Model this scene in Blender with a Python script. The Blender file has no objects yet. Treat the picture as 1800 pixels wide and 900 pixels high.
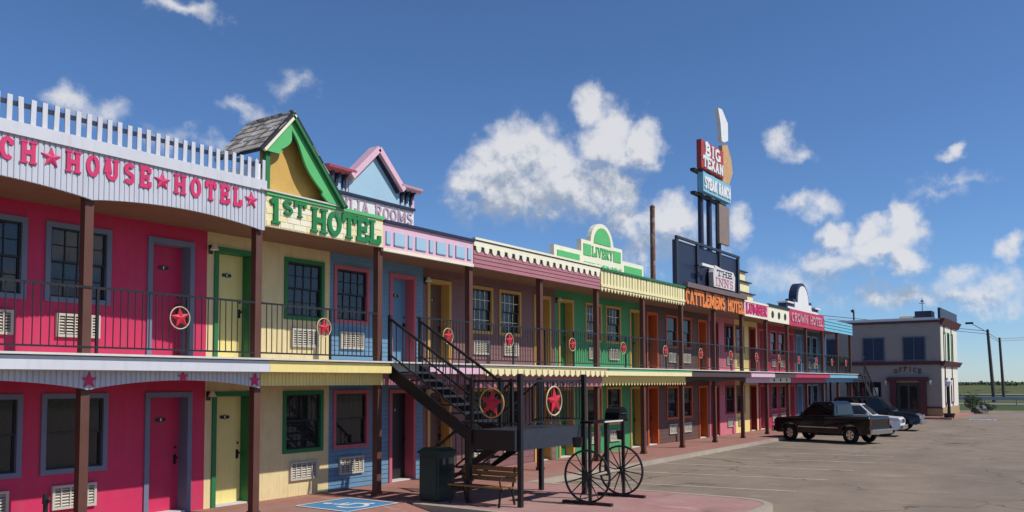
import bpy, math, random
from mathutils import Vector, Matrix
random.seed(7)
SC = bpy.context.scene
COL = SC.collection
R = math.radians

# ---------------------------------------------------------------- camera
# X runs along the motel front, +Y into the building, Z up, pavement at z = 0
CAM = Vector((0.0, -13.0, 2.45))
YAW, PITCH, F = R(34.7), R(3.0), 1500.0
cd = bpy.data.cameras.new('camera')
cam = bpy.data.objects.new('camera', cd); COL.objects.link(cam)
cd.sensor_width = 36.0; cd.lens = 36.0 * F / 1800.0
cd.shift_y = 0.0797
cd.clip_start = 0.1; cd.clip_end = 6000
cam.location = CAM
from mathutils import Euler
cam.rotation_euler = (Euler((R(90) + PITCH, 0, YAW - R(90))).to_matrix() @ Matrix.Rotation(R(-.16), 3, 'Z')).to_euler()
SC.camera = cam
SC.view_settings.view_transform = 'Standard'; SC.view_settings.look = 'None'
SC.view_settings.exposure = 0.0; SC.view_settings.gamma = 1.0

# ---------------------------------------------------------------- sun and sky
SUN_EL, SUN_AZ = R(46.5), R(165)          # azimuth clockwise from +Y
sd = bpy.data.lights.new('sun', 'SUN'); sd.energy = 4.1; sd.angle = R(0.55); sd.color = (1.0, 0.95, 0.87)
sun = bpy.data.objects.new('sun', sd); COL.objects.link(sun)
SUN = Vector((math.sin(SUN_AZ) * math.cos(SUN_EL), math.cos(SUN_AZ) * math.cos(SUN_EL), math.sin(SUN_EL)))
sun.rotation_euler = SUN.to_track_quat('Z', 'Y').to_euler()
sun.location = (0, -20, 40)

def view_dir(px, py):
    fw = Vector((math.cos(YAW), math.sin(YAW), 0)); rt = Vector((math.sin(YAW), -math.cos(YAW), 0))
    return (fw + rt * ((px - 900) / F) + Vector((0, 0, 1)) * ((672 - py) / F)).normalized()

# cumulus cells of the sky: centre and half size, weight
CLOUDS = [(925, 255, 62, 52, 1), (868, 288, 55, 48, 1), (975, 290, 60, 44, 1), (835, 315, 45, 30, .9), (1043, 182, 33, 36, 1), (1082, 208, 34, 40, 1),
          (1132, 245, 38, 42, 1), (1075, 258, 52, 46, 1), (905, 325, 105, 42, 1), (1005, 325, 85, 48, 1), (1078, 335, 50, 45, .8), (900, 358, 110, 30, .55),
          (1020, 362, 105, 34, .6), (1110, 388, 50, 36, .6), (1190, 382, 55, 36, .9), (1130, 440, 50, 45, .45), (1302, 398, 28, 34, .7), (1200, 430, 90, 34, .38),
          (1378, 250, 30, 24, .65), (1405, 258, 34, 16, .5), (1690, 263, 26, 17, .8), (1415, 352, 36, 18, .7), (1450, 362, 40, 24, .6), (1478, 408, 34, 26, 1),
          (1530, 402, 34, 24, .95), (1588, 378, 34, 28, 1), (1600, 405, 34, 30, .9), (1545, 432, 80, 30, .85), (1480, 462, 100, 24, .45), (1605, 452, 40, 26, .85),
          (1400, 490, 90, 30, .4), (1690, 492, 56, 22, .55), (1760, 505, 60, 22, .45), (1790, 440, 26, 30, .8), (1590, 520, 130, 24, .45),
          (1720, 530, 100, 22, .5), (1640, 340, 60, 9, .22), (1700, 315, 60, 12, .3),
          (308, 6, 58, 18, .6), (118, 165, 44, 30, .6), (160, 185, 40, 22, .45), (425, 180, 46, 16, .34), (515, 142, 40, 22, .28), 
          (295, 236, 40, 14, .26), (378, 246, 26, 18, .3)]

def build_world():
    w = bpy.data.worlds.new('World'); SC.world = w; w.use_nodes = True
    nt = w.node_tree; nt.nodes.clear()
    # group: cloud density in a direction; the pattern repeats round the horizon in five cells
    g = bpy.data.node_groups.new('cloud_density', 'ShaderNodeTree')
    g.interface.new_socket('Dir', in_out='INPUT', socket_type='NodeSocketVector')
    g.interface.new_socket('Density', in_out='OUTPUT', socket_type='NodeSocketFloat')
    g.interface.new_socket('Shade', in_out='OUTPUT', socket_type='NodeSocketFloat')
    gi = g.nodes.new('NodeGroupInput'); go = g.nodes.new('NodeGroupOutput')
    def N(t, **k):
        n = g.nodes.new(t)
        for a, b in k.items(): setattr(n, a, b)
        return n
    L = g.links.new
    def math_(op, a, b=None, c=None):
        n = N('ShaderNodeMath', operation=op)
        for i, v in enumerate((a, b, c)):
            if v is None: continue
            if isinstance(v, (int, float)): n.inputs[i].default_value = v
            else: L(v, n.inputs[i])
        return n.outputs[0]
    def vmath(op, a, b=None, scale=None):
        n = N('ShaderNodeVectorMath', operation=op)
        for i, v in enumerate((a, b)):
            if v is None: continue
            if isinstance(v, (tuple, Vector)): n.inputs[i].default_value = v
            else: L(v, n.inputs[i])
        if scale is not None: n.inputs['Scale'].default_value = scale
        return n.outputs['Value'] if op in ('LENGTH', 'DOT_PRODUCT') else n.outputs['Vector']
    nrm = vmath('NORMALIZE', gi.outputs[0])
    sep = N('ShaderNodeSeparateXYZ'); L(nrm, sep.inputs[0])
    az = math_('ARCTAN2', sep.outputs[1], sep.outputs[0])
    azw = math_('WRAP', math_('SUBTRACT', az, YAW), R(36), R(-36))
    azc = math_('ADD', azw, YAW)
    hor = math_('SQRT', math_('SUBTRACT', 1.0, math_('MULTIPLY', sep.outputs[2], sep.outputs[2])))
    cb = N('ShaderNodeCombineXYZ')
    L(math_('MULTIPLY', math_('COSINE', azc), hor), cb.inputs[0]); L(math_('MULTIPLY', math_('SINE', azc), hor), cb.inputs[1]); L(sep.outputs[2], cb.inputs[2])
    # billowing distortion, taken from the unfolded direction so that the cells differ
    n1 = N('ShaderNodeTexNoise'); n1.inputs['Scale'].default_value = 22; n1.inputs['Detail'].default_value = 5; n1.inputs['Roughness'].default_value = .55
    L(nrm, n1.inputs['Vector'])
    dis = vmath('SCALE', vmath('SUBTRACT', n1.outputs['Color'], (.5, .5, .5)), scale=.058)
    d2 = vmath('ADD', cb.outputs[0], dis)
    up = vmath('ADD', d2, tuple(SUN * .012 + Vector((0, 0, .03))))      # a step towards the light
    acc = acc2 = None
    for (px, py, rx, ry, wt) in CLOUDS:
        c = view_dir(px, py); rx *= 1.04; ry *= 1.04
        ax = (view_dir(px + rx, py) - view_dir(px - rx, py)).length / 2; ay = (view_dir(px, py + ry) - view_dir(px, py - ry)).length / 2
        sc = (1 / ax, 1 / ax, 1 / ay)
        off = tuple(-c[i] * sc[i] for i in range(3))
        def field(p):
            n = N('ShaderNodeVectorMath', operation='MULTIPLY_ADD'); L(p, n.inputs[0]); n.inputs[1].default_value = sc; n.inputs[2].default_value = off
            return math_('MULTIPLY_ADD', vmath('LENGTH', n.outputs[0]), -wt, 1.25 * wt)
        h = field(d2); acc = h if acc is None else math_('SMOOTH_MAX', acc, h, .22)
        if wt > .5 and rx > 36:
            h = field(up); acc2 = h if acc2 is None else math_('SMOOTH_MAX', acc2, h, .22)
    n2 = N('ShaderNodeTexNoise'); n2.inputs['Scale'].default_value = 42; n2.inputs['Detail'].default_value = 6; n2.inputs['Roughness'].default_value = .62
    L(nrm, n2.inputs['Vector'])
    n3 = N('ShaderNodeTexNoise'); n3.inputs['Scale'].default_value = 42; n3.inputs['Detail'].default_value = 3; n3.inputs['Roughness'].default_value = .6
    L(vmath('ADD', nrm, tuple(SUN * .006 + Vector((0, 0, .006)))), n3.inputs['Vector'])
    dens = math_('ADD', acc, math_('MULTIPLY', math_('SUBTRACT', n2.outputs[0], .5), .95))
    L(dens, go.inputs[0])
    # shade: lower where the cloud thickens towards the light, with fine relief from the noise
    sh = math_('ADD', math_('MULTIPLY', math_('SUBTRACT', math_('MINIMUM', acc, .9), math_('MINIMUM', acc2, 1.1)), .95), math_('MULTIPLY', math_('SUBTRACT', n2.outputs[0], n3.outputs[0]), 2.9))
    L(math_('ADD', sh, .40), go.inputs[1])
    # world
    nodes = nt.nodes; LK = nt.links.new
    geo = nodes.new('ShaderNodeTexCoord')
    sky = nodes.new('ShaderNodeTexSky'); sky.sky_type = 'NISHITA'; sky.sun_disc = False
    sky.sun_elevation = SUN_EL; sky.sun_rotation = SUN_AZ; sky.altitude = 1100; sky.air_density = .95; sky.dust_density = .3; sky.ozone_density = 10
    grp = nodes.new('ShaderNodeGroup'); grp.node_tree = g; LK(geo.outputs['Generated'], grp.inputs[0])
    mr = nodes.new('ShaderNodeMapRange'); mr.interpolation_type = 'SMOOTHSTEP'; LK(grp.outputs[0], mr.inputs[0])
    mr.inputs[1].default_value = -.06; mr.inputs[2].default_value = .72; mr.inputs[3].default_value = 0; mr.inputs[4].default_value = .93
    cl = nodes.new('ShaderNodeClamp'); LK(grp.outputs[1], cl.inputs[0])
    cc = nodes.new('ShaderNodeMix'); cc.data_type = 'RGBA'; LK(cl.outputs[0], cc.inputs[0])
    cc.inputs[6].default_value = (2.9, 3.4, 4.3, 1); cc.inputs[7].default_value = (6.2, 6.25, 6.5, 1)
    mx = nodes.new('ShaderNodeMix'); mx.data_type = 'RGBA'
    LK(mr.outputs[0], mx.inputs[0]); LK(sky.outputs[0], mx.inputs[6]); LK(cc.outputs[2], mx.inputs[7])
    bg = nodes.new('ShaderNodeBackground'); bg.inputs[1].default_value = SKY_STRENGTH
    LK(mx.outputs[2], bg.inputs[0])
    out = nodes.new('ShaderNodeOutputWorld'); LK(bg.outputs[0], out.inputs[0])
SKY_STRENGTH = 0.12
build_world()
SC.world.cycles.sampling_method = 'MANUAL'; SC.world.cycles.sample_map_resolution = 256

# ---------------------------------------------------------------- materials
MATS = {}
def mat(name, col, rough=.6, metal=0.0, var=.12, scale=3.0, bump=0.0, bscale=40, wave=None, spec=.4, dirt=None, streak=0.0):
    """Principled with mottling; wave=(axis, pitch, depth) adds fine board grooves; dirt=(colour, amount, scale); streak = vertical weather streaks."""
    if name in MATS: return MATS[name]
    m = bpy.data.materials.new(name); m.use_nodes = True
    nt = m.node_tree; b = nt.nodes['Principled BSDF']; LK = nt.links.new
    b.inputs['Roughness'].default_value = rough; b.inputs['Metallic'].default_value = metal; b.inputs['Specular IOR Level'].default_value = spec
    tc = nt.nodes.new('ShaderNodeNewGeometry')
    n = nt.nodes.new('ShaderNodeTexNoise'); n.inputs['Scale'].default_value = scale; n.inputs['Detail'].default_value = 6; n.inputs['Roughness'].default_value = .65
    LK(tc.outputs['Position'], n.inputs['Vector'])
    r = nt.nodes.new('ShaderNodeMapRange'); r.inputs[1].default_value = .25; r.inputs[2].default_value = .75; r.inputs[3].default_value = 1 - var; r.inputs[4].default_value = 1 + var
    LK(n.outputs[0], r.inputs[0])
    mul = nt.nodes.new('ShaderNodeVectorMath'); mul.operation = 'SCALE'; mul.inputs[0].default_value = col[:3]; LK(r.outputs[0], mul.inputs['Scale'])
    c = mul.outputs[0]
    if dirt or streak:
        dc, amt, ds = dirt or ((.16, .13, .1), streak, 1.2)
        n2 = nt.nodes.new('ShaderNodeTexNoise'); n2.inputs['Scale'].default_value = ds; n2.inputs['Detail'].default_value = 8; n2.inputs['Roughness'].default_value = .7
        if streak:
            mp = nt.nodes.new('ShaderNodeVectorMath'); mp.operation = 'MULTIPLY'; mp.inputs[1].default_value = (6, 6, .7); LK(tc.outputs['Position'], mp.inputs[0]); LK(mp.outputs[0], n2.inputs['Vector'])
        else: LK(tc.outputs['Position'], n2.inputs['Vector'])
        r2 = nt.nodes.new('ShaderNodeMapRange'); r2.inputs[1].default_value = .5; r2.inputs[2].default_value = .78; r2.inputs[3].default_value = 0; r2.inputs[4].default_value = amt
        LK(n2.outputs[0], r2.inputs[0])
        mx = nt.nodes.new('ShaderNodeMix'); mx.data_type = 'RGBA'; LK(r2.outputs[0], mx.inputs[0]); LK(c, mx.inputs[6]); mx.inputs[7].default_value = (*dc, 1)
        c = mx.outputs[2]
    LK(c, b.inputs['Base Color'])
    hsrc = None
    if bump:
        nb = nt.nodes.new('ShaderNodeTexNoise'); nb.inputs['Scale'].default_value = bscale; nb.inputs['Detail'].default_value = 4; LK(tc.outputs['Position'], nb.inputs['Vector']); hsrc = (nb.outputs[0], bump)
    if wave:
        ax, pitch, dep = wave
        sp = nt.nodes.new('ShaderNodeSeparateXYZ'); LK(tc.outputs['Position'], sp.inputs[0])
        mm = nt.nodes.new('ShaderNodeMath'); mm.operation = 'MODULO'; mm.inputs[1].default_value = pitch
        ab = nt.nodes.new('ShaderNodeMath'); ab.operation = 'ADD'; ab.inputs[1].default_value = 100 * pitch; LK(sp.outputs['XYZ'.index(ax)], ab.inputs[0]); LK(ab.outputs[0], mm.inputs[0])
        rr = nt.nodes.new('ShaderNodeMapRange'); rr.interpolation_type = 'SMOOTHSTEP'; LK(mm.outputs[0], rr.inputs[0])
        rr.inputs[1].default_value = 0; rr.inputs[2].default_value = pitch * .16; rr.inputs[3].default_value = 0; rr.inputs[4].default_value = 1
        bp = nt.nodes.new('ShaderNodeBump'); bp.inputs['Distance'].default_value = dep; bp.inputs['Strength'].default_value = 1; LK(rr.outputs[0], bp.inputs['Height'])
        LK(bp.outputs[0], b.inputs['Normal'])
    elif hsrc:
        bp = nt.nodes.new('ShaderNodeBump'); bp.inputs['Distance'].default_value = hsrc[1]; bp.inputs['Strength'].default_value = .6; LK(hsrc[0], bp.inputs['Height']); LK(bp.outputs[0], b.inputs['Normal'])
    MATS[name] = m
    return m

def glass_mat(name, tint=(.03, .035, .04), rough=.03, alpha=.55):
    m = bpy.data.materials.new(name); m.use_nodes = True; nt = m.node_tree; b = nt.nodes['Principled BSDF']
    b.inputs['Base Color'].default_value = (*tint, 1); b.inputs['Roughness'].default_value = rough; b.inputs['IOR'].default_value = 1.5
    b.inputs['Alpha'].default_value = alpha; b.inputs['Specular IOR Level'].default_value = .8
    MATS[name] = m
    return m

pink = mat('pink_paint', (.55, .026, .098), .6, var=.10, wave=('X', .62, .006), streak=.28)
yellow = mat('yellow_paint', (.72, .585, .31), .65, var=.08, wave=('X', .075, .004), streak=.28)
blue = mat('blue_paint', (.13, .26, .40), .65, var=.1, wave=('Z', .11, .012), streak=.3)
brown = mat('brown_paint', (.21, .105, .105), .65, var=.14, wave=('Z', .18, .008), streak=.28)
green = mat('green_paint', (.055, .28, .11), .65, var=.12, wave=('X', .12, .006), streak=.28)
brown2 = mat('umber_paint', (.12, .068, .06), .65, var=.1, wave=('Z', .16, .008))
rosewall = mat('rose_paint', (.58, .17, .22), .6, var=.08, wave=('X', .2, .005))
crimson = mat('crimson_paint', (.42, .035, .075), .6, var=.08, wave=('X', .2, .005))
slate = mat('slate_blue_paint', (.05, .09, .15), .6, var=.08, wave=('Z', .14, .01))
blugrey = mat('blue_grey_trim', (.155, .185, .26), .55, var=.08)
dkgreen = mat('dark_green_trim', (.02, .17, .055), .5, var=.08)
rose = mat('rose_trim', (.50, .115, .15), .55, var=.08)
gold = mat('gold_trim', (.55, .32, .085), .55, var=.08)
orange = mat('orange_trim', (.55, .10, .022), .55, var=.08)
darkred = mat('dark_red_trim', (.26, .022, .025), .5, var=.08)
cream = mat('cream_paint', (.80, .71, .40), .6, var=.06, streak=.16)
ycream = mat('yellow_cream_paint', (.80, .66, .25), .6, var=.06, streak=.16)
ivory = mat('ivory_paint', (.80, .76, .58), .6, var=.05, streak=.18)
white = mat('white_paint', (.74, .74, .73), .55, var=.05, streak=.15)
greyfas = mat('pale_grey_metal', (.58, .59, .63), .5, var=.05, scale=1.4, streak=.2)
greyrib = mat('pale_grey_ribbed_metal', (.52, .535, .59), .5, var=.06, scale=1.4, streak=.22)
palepink = mat('pale_pink_paint', (.72, .45, .54), .6, var=.05, streak=.14)
paleblue = mat('pale_blue_paint', (.34, .52, .64), .6, var=.06)
midblue = mat('mid_blue_paint', (.22, .33, .47), .6, var=.06)
mauve = mat('mauve_paint', (.36, .145, .165), .6, var=.08, streak=.15)
brightgreen = mat('bright_green_paint', (.10, .46, .15), .55, var=.07)
lettergreen = mat('letter_green_paint', (.015, .20, .055), .5, var=.06)
redstar = mat('red_paint', (.56, .02, .045), .45, var=.06)
letterpink = mat('letter_pink_paint', (.60, .03, .13), .5, var=.06)
navy = mat('navy_paint', (.018, .026, .06), .5, var=.1)
dark = mat('dark_paint', (.02, .02, .022), .5, var=.1)
iron = mat('black_iron', (.012, .012, .013), .42, var=.15, spec=.5)
ironblue = mat('blue_black_steel', (.028, .034, .05), .5, var=.2, scale=8, spec=.4)
postbrown = mat('brown_post_paint', (.105, .04, .028), .6, var=.15, streak=.2)
soffit = mat('brown_soffit', (.22, .10, .055), .7, var=.12, wave=('X', .3, .006))
slabw = mat('weathered_white', (.62, .60, .56), .7, var=.1, streak=.25)
umber = mat('umber_fascia', (.075, .045, .042), .6, var=.1)
orangelet = mat('orange_letter_paint', (.75, .22, .05), .55, var=.08)
crimfas = mat('crimson_fascia', (.48, .03, .085), .55, var=.07)
skyfas = mat('sky_blue_fascia', (.16, .42, .55), .55, var=.07)
doorbrown = mat('brown_door', (.12, .065, .05), .5, var=.1)
doorblue = mat('blue_door', (.12, .26, .40), .5, var=.06)
shingle_mats = [mat('shingle_%s' % k, c, .9, var=.25, scale=9, bump=.004) for k, c in (('tan', (.46, .39, .32)), ('grey', (.38, .34, .30)), ('brown', (.24, .195, .16)), ('pale', (.56, .50, .42)))]
acmat = mat('beige_metal', (.50, .46, .38), .55, var=.06)
acdark = mat('louvre_dark', (.05, .045, .04), .6)
glass = glass_mat('window_glass'); tglass = glass_mat('vehicle_glass', (.01, .012, .014), .02, .82)
curtain = mat('curtain_cloth', (.30, .29, .27), .9, var=.2, scale=6)
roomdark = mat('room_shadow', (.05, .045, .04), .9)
yellowin = mat('ochre_paint', (.58, .36, .09), .6, var=.12, streak=.2)
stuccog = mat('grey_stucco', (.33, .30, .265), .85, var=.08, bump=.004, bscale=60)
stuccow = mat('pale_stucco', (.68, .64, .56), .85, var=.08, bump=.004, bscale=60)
maroon = mat('maroon_trim', (.10, .03, .035), .6, var=.1)
shutter = mat('blue_grey_shutter', (.045, .06, .10), .6, var=.15)
bench_wood = mat('varnished_wood', (.30, .145, .05), .5, var=.3, scale=14)
bin_green = mat('bin_green', (.008, .035, .032), .35, var=.15)
rust = mat('rusty_steel', (.17, .075, .045), .8, var=.45, scale=5, dirt=((.55, .5, .45), .8, 2.0))
chrome = mat('chrome', (.6, .6, .62), .18, metal=1.0, var=.05)
tyre = mat('tyre_rubber', (.012, .012, .012), .85)
blackcar = mat('black_car_paint', (.008, .009, .012), .16, var=.02, spec=.6)
whitecar = mat('white_car_paint', (.68, .69, .70), .25, var=.02, spec=.5)
lens = mat('headlamp_lens', (.55, .57, .6), .08, metal=.6)
redlens = mat('tail_lamp_lens', (.12, .006, .006), .2)
polewood = mat('pole_wood', (.09, .075, .065), .9, var=.3, scale=4)
whitepaint = mat('worn_white_line', (.50, .45, .36), .8, var=.2, dirt=((.22, .185, .155), .9, 2.2))
bluepaint = mat('accessible_blue', (.07, .24, .46), .75, var=.15, dirt=((.2, .2, .2), .5, 3))

def ground_mat(name, cols, scale, rough=.9, bump=.01, cracks=False, stains=False):
    m = bpy.data.materials.new(name); m.use_nodes = True; nt = m.node_tree; b = nt.nodes['Principled BSDF']; LK = nt.links.new
    b.inputs['Roughness'].default_value = rough; b.inputs['Specular IOR Level'].default_value = .15
    g = nt.nodes.new('ShaderNodeNewGeometry')
    def nz(s, det=8, ro=.65, stretch=None):
        n = nt.nodes.new('ShaderNodeTexNoise'); n.inputs['Scale'].default_value = s; n.inputs['Detail'].default_value = det; n.inputs['Roughness'].default_value = ro
        if stretch:
            mp = nt.nodes.new('ShaderNodeVectorMath'); mp.operation = 'MULTIPLY'; mp.inputs[1].default_value = stretch; LK(g.outputs['Position'], mp.inputs[0]); LK(mp.outputs[0], n.inputs['Vector'])
        else: LK(g.outputs['Position'], n.inputs['Vector'])
        return n.outputs[0]
    def mix(fac, a, bcol, lo, hi):
        r = nt.nodes.new('ShaderNodeMapRange'); r.inputs[1].default_value = lo; r.inputs[2].default_value = hi; LK(fac, r.inputs[0])
        mx = nt.nodes.new('ShaderNodeMix'); mx.data_type = 'RGBA'; LK(r.outputs[0], mx.inputs[0])
        if isinstance(a, tuple): mx.inputs[6].default_value = (*a, 1)
        else: LK(a, mx.inputs[6])
        mx.inputs[7].default_value = (*bcol, 1)
        return mx.outputs[2]
    c = mix(nz(scale), cols[0], cols[1], .35, .65)
    c = mix(nz(scale * 9, 5, .7), c, cols[2], .55, .8)
    c = mix(nz(scale * .35, 6, .6, (.35, 1, 1)), c, cols[3], .5, .72)
    if stains:
        c = mix(nz(.55, 5, .6), c, tuple(v * .55 for v in cols[3]), .62, .74)
        c = mix(nz(2.6, 4, .6), c, tuple(v * .5 for v in cols[3]), .70, .78)
        c = mix(nz(.9, 7, .7, (1.6, .5, 1)), c, tuple(min(1, v * 1.12) for v in cols[2]), .58, .72)
    if cracks:
        v = nt.nodes.new('ShaderNodeTexVoronoi'); v.feature = 'DISTANCE_TO_EDGE'; v.inputs['Scale'].default_value = .16; v.inputs['Detail'].default_value = 2
        dn = nt.nodes.new('ShaderNodeTexNoise'); dn.inputs['Scale'].default_value = .9; dn.inputs['Detail'].default_value = 5; LK(g.outputs['Position'], dn.inputs['Vector'])
        ad = nt.nodes.new('ShaderNodeVectorMath'); ad.operation = 'MULTIPLY_ADD'; LK(dn.outputs['Color'], ad.inputs[0]); ad.inputs[1].default_value = (1.4, 1.4, 0); LK(g.outputs['Position'], ad.inputs[2]); LK(ad.outputs[0], v.inputs['Vector'])
        r = nt.nodes.new('ShaderNodeMapRange'); r.inputs[1].default_value = 0; r.inputs[2].default_value = .006; r.inputs[3].default_value = .75; r.inputs[4].default_value = 0; LK(v.outputs['Distance'], r.inputs[0])
        mx = nt.nodes.new('ShaderNodeMix'); mx.data_type = 'RGBA'; LK(r.outputs[0], mx.inputs[0]); LK(c, mx.inputs[6]); mx.inputs[7].default_value = (.06, .055, .045, 1); c = mx.outputs[2]
    LK(c, b.inputs['Base Color'])
    bp = nt.nodes.new('ShaderNodeBump'); bp.inputs['Distance'].default_value = bump; bp.inputs['Strength'].default_value = .5; LK(nz(scale * 40, 3), bp.inputs['Height']); LK(bp.outputs[0], b.inputs['Normal'])
    MATS[name] = m
    return m
asphalt = ground_mat('worn_asphalt', [(.285, .222, .166), (.222, .176, .136), (.345, .272, .204), (.185, .148, .116)], .7, cracks=True, stains=True)
pavered = ground_mat('red_concrete', [(.37, .185, .15), (.31, .15, .12), (.44, .27, .22), (.34, .22, .18)], 1.2, stains=True)
islred = ground_mat('red_painted_concrete', [(.43, .235, .21), (.36, .19, .17), (.50, .33, .30), (.40, .27, .235)], 1.5, stains=True)
kerbm = ground_mat('pale_concrete', [(.42, .36, .28), (.36, .31, .25), (.48, .42, .34), (.30, .24, .19)], 2.0)
grassm = ground_mat('dry_grass', [(.085, .105, .03), (.12, .12, .045), (.17, .155, .07), (.06, .085, .025)], .12, bump=.05)
roadm = ground_mat('road_grey', [(.24, .24, .24), (.21, .21, .21), (.27, .27, .27), (.2, .2, .19)], .3)

# ---------------------------------------------------------------- mesh helpers
class MB:
    def __init__(s): s.v, s.f = [], []
    def add(s, vs, fs):
        o = len(s.v); s.v += [tuple(v) for v in vs]; s.f += [tuple(i + o for i in f) for f in fs]; return s
    def box(s, x0, x1, y0, y1, z0, z1):
        return s.add([(x0, y0, z0), (x1, y0, z0), (x1, y1, z0), (x0, y1, z0), (x0, y0, z1), (x1, y0, z1), (x1, y1, z1), (x0, y1, z1)],
                     [(0, 3, 2, 1), (4, 5, 6, 7), (0, 1, 5, 4), (1, 2, 6, 5), (2, 3, 7, 6), (3, 0, 4, 7)])
    def prism(s, poly, axis, a, b):
        """poly: 2-D outline (counter-clockwise seen from the -axis side works best) swept along axis from a to b."""
        n = len(poly)
        def P(u, v, t): return {'Y': (u, t, v), 'X': (t, u, v), 'Z': (u, v, t)}[axis]
        vs = [P(u, v, a) for u, v in poly] + [P(u, v, b) for u, v in poly]
        fs = [tuple(range(n)), tuple(reversed(range(n, 2 * n)))] + [(i, n + i, n + (i + 1) % n, (i + 1) % n) for i in range(n)]
        return s.add(vs, fs)
    def tube(s, p0, p1, r0, r1=None, n=10, cap=True):
        r1 = r0 if r1 is None else r1
        p0, p1 = Vector(p0), Vector(p1); d = (p1 - p0).normalized()
        a = d.orthogonal().normalized(); b = d.cross(a)
        vs = [p0 + (a * math.cos(2 * math.pi * i / n) + b * math.sin(2 * math.pi * i / n)) * r0 for i in range(n)]
        vs += [p1 + (a * math.cos(2 * math.pi * i / n) + b * math.sin(2 * math.pi * i / n)) * r1 for i in range(n)]
        fs = [(i, (i + 1) % n, n + (i + 1) % n, n + i) for i in range(n)]
        if cap: fs += [tuple(reversed(range(n))), tuple(range(n, 2 * n))]
        return s.add(vs, fs)
    def bar(s, p0, p1, w, h):
        """square bar from p0 to p1; w across (horizontal), h in the vertical plane."""
        p0, p1 = Vector(p0), Vector(p1); d = (p1 - p0).normalized()
        up = Vector((0, 0, 1)) if abs(d.z) < .99 else Vector((1, 0, 0))
        a = d.cross(up).normalized(); b = a.cross(d)
        q = [(-1, -1), (1, -1), (1, 1), (-1, 1)]
        vs = [p + a * (w / 2 * u) + b * (h / 2 * v) for p in (p0, p1) for u, v in q]
        return s.add(vs, [(0, 1, 2, 3), (7, 6, 5, 4), (0, 4, 5, 1), (1, 5, 6, 2), (2, 6, 7, 3), (3, 7, 4, 0)])
    def ring(s, c, axis, r, rt, n=28, m=6, flat=1.0):
        """torus about axis through c."""
        c = Vector(c); ax = {'X': Vector((1, 0, 0)), 'Y': Vector((0, 1, 0)), 'Z': Vector((0, 0, 1))}[axis]
        a = ax.orthogonal().normalized(); b = ax.cross(a); vs, fs = [], []
        for i in range(n):
            t = 2 * math.pi * i / n; rad = a * math.cos(t) + b * math.sin(t)
            for j in range(m):
                q = 2 * math.pi * (j + .5) / m
                vs.append(c + rad * (r + rt * math.cos(q)) + ax * (rt * flat * math.sin(q)))
        for i in range(n):
            for j in range(m):
                fs.append((i * m + j, i * m + (j + 1) % m, ((i + 1) % n) * m + (j + 1) % m, ((i + 1) % n) * m + j))
        return s.add(vs, fs)
    def ribbon(s, pts, w, y0, y1, ends=True):
        """flat stroke in the XZ plane along pts, width w, from depth y0 (front) to y1."""
        n = len(pts); L, Rr = [], []
        for i, p in enumerate(pts):
            p = Vector(p)
            a = Vector(pts[i - 1]) if i else None; b = Vector(pts[i + 1]) if i < n - 1 else None
            d = ((p - a).normalized() if a is not None else Vector((0, 0))) + ((b - p).normalized() if b is not None else Vector((0, 0)))
            d = d.normalized() if d.length > 1e-6 else Vector((1, 0)); nn = Vector((-d.y, d.x))
            k = 1.0
            if a is not None and b is not None: k = 1 / max(.5, abs(nn.dot(Vector((-(b - p).normalized().y, (b - p).normalized().x)))))
            L.append(p + nn * w / 2 * k); Rr.append(p - nn * w / 2 * k)
        vs = []
        for l, r in zip(L, Rr): vs += [(l.x, y0, l.y), (r.x, y0, r.y), (r.x, y1, r.y), (l.x, y1, l.y)]
        fs = []
        for i in range(n - 1):
            o, q = 4 * i, 4 * i + 4
            fs += [(o, q, q + 1, o + 1), (o + 1, q + 1, q + 2, o + 2), (o + 2, q + 2, q + 3, o + 3), (o + 3, q + 3, q, o)]
        fs += [(0, 1, 2, 3), (4 * n - 1, 4 * n - 2, 4 * n - 3, 4 * n - 4)]
        return s.add(vs, fs)
    def mesh(s, name, origin=(0, 0, 0), smooth=False):
        me = bpy.data.meshes.new(name); o = Vector(origin)
        me.from_pydata([Vector(v) - o for v in s.v], [], s.f); me.update()
        import bmesh
        bm = bmesh.new(); bm.from_mesh(me); bmesh.ops.recalc_face_normals(bm, faces=bm.faces); bm.to_mesh(me); bm.free()
        if smooth: me.polygons.foreach_set('use_smooth', [True] * len(me.polygons))
        return me

def link(o, parent=None):
    COL.objects.link(o)
    if parent is not None:
        o.parent = parent
        t = parent
        while t.parent is not None: t = t.parent
        if t.get('local') and parent is t: return o
        # parts are authored in world coordinates; undo the parents' placement
        off = Vector(parent.get('wloc', (0, 0, 0)))
        o.matrix_parent_inverse = Matrix.Translation(-off)
    return o
def tag(o, label=None, cat=None, group=None, kind=None):
    if label: o['label'] = label
    if cat: o['category'] = cat
    if group: o['group'] = group
    if kind: o['kind'] = kind
    return o
def thing(name, label, cat, loc=(0, 0, 0), group=None, rz=None):
    o = bpy.data.objects.new(name, None); o.location = loc; o['wloc'] = tuple(loc); o.empty_display_size = .2
    if rz is not None: o.rotation_euler = (0, 0, rz); o['local'] = 1
    COL.objects.link(o)
    return tag(o, label, cat, group)
def obj(name, mb, m, parent=None, smooth=False, mats=None, **kw):
    xs, ys, zs = zip(*mb.v)
    c = ((min(xs) + max(xs)) / 2, (min(ys) + max(ys)) / 2, min(zs))
    me = mb.mesh(name, c, smooth); me.materials.append(MATS[m] if isinstance(m, str) else m)
    o = bpy.data.objects.new(name, me); o.location = c; o['wloc'] = c
    if smooth and hasattr(me, 'set_sharp_from_angle'): me.set_sharp_from_angle(angle=R(40))
    return tag(link(o, parent), **kw)
SHARED = {}
jit = random.Random(3)
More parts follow.
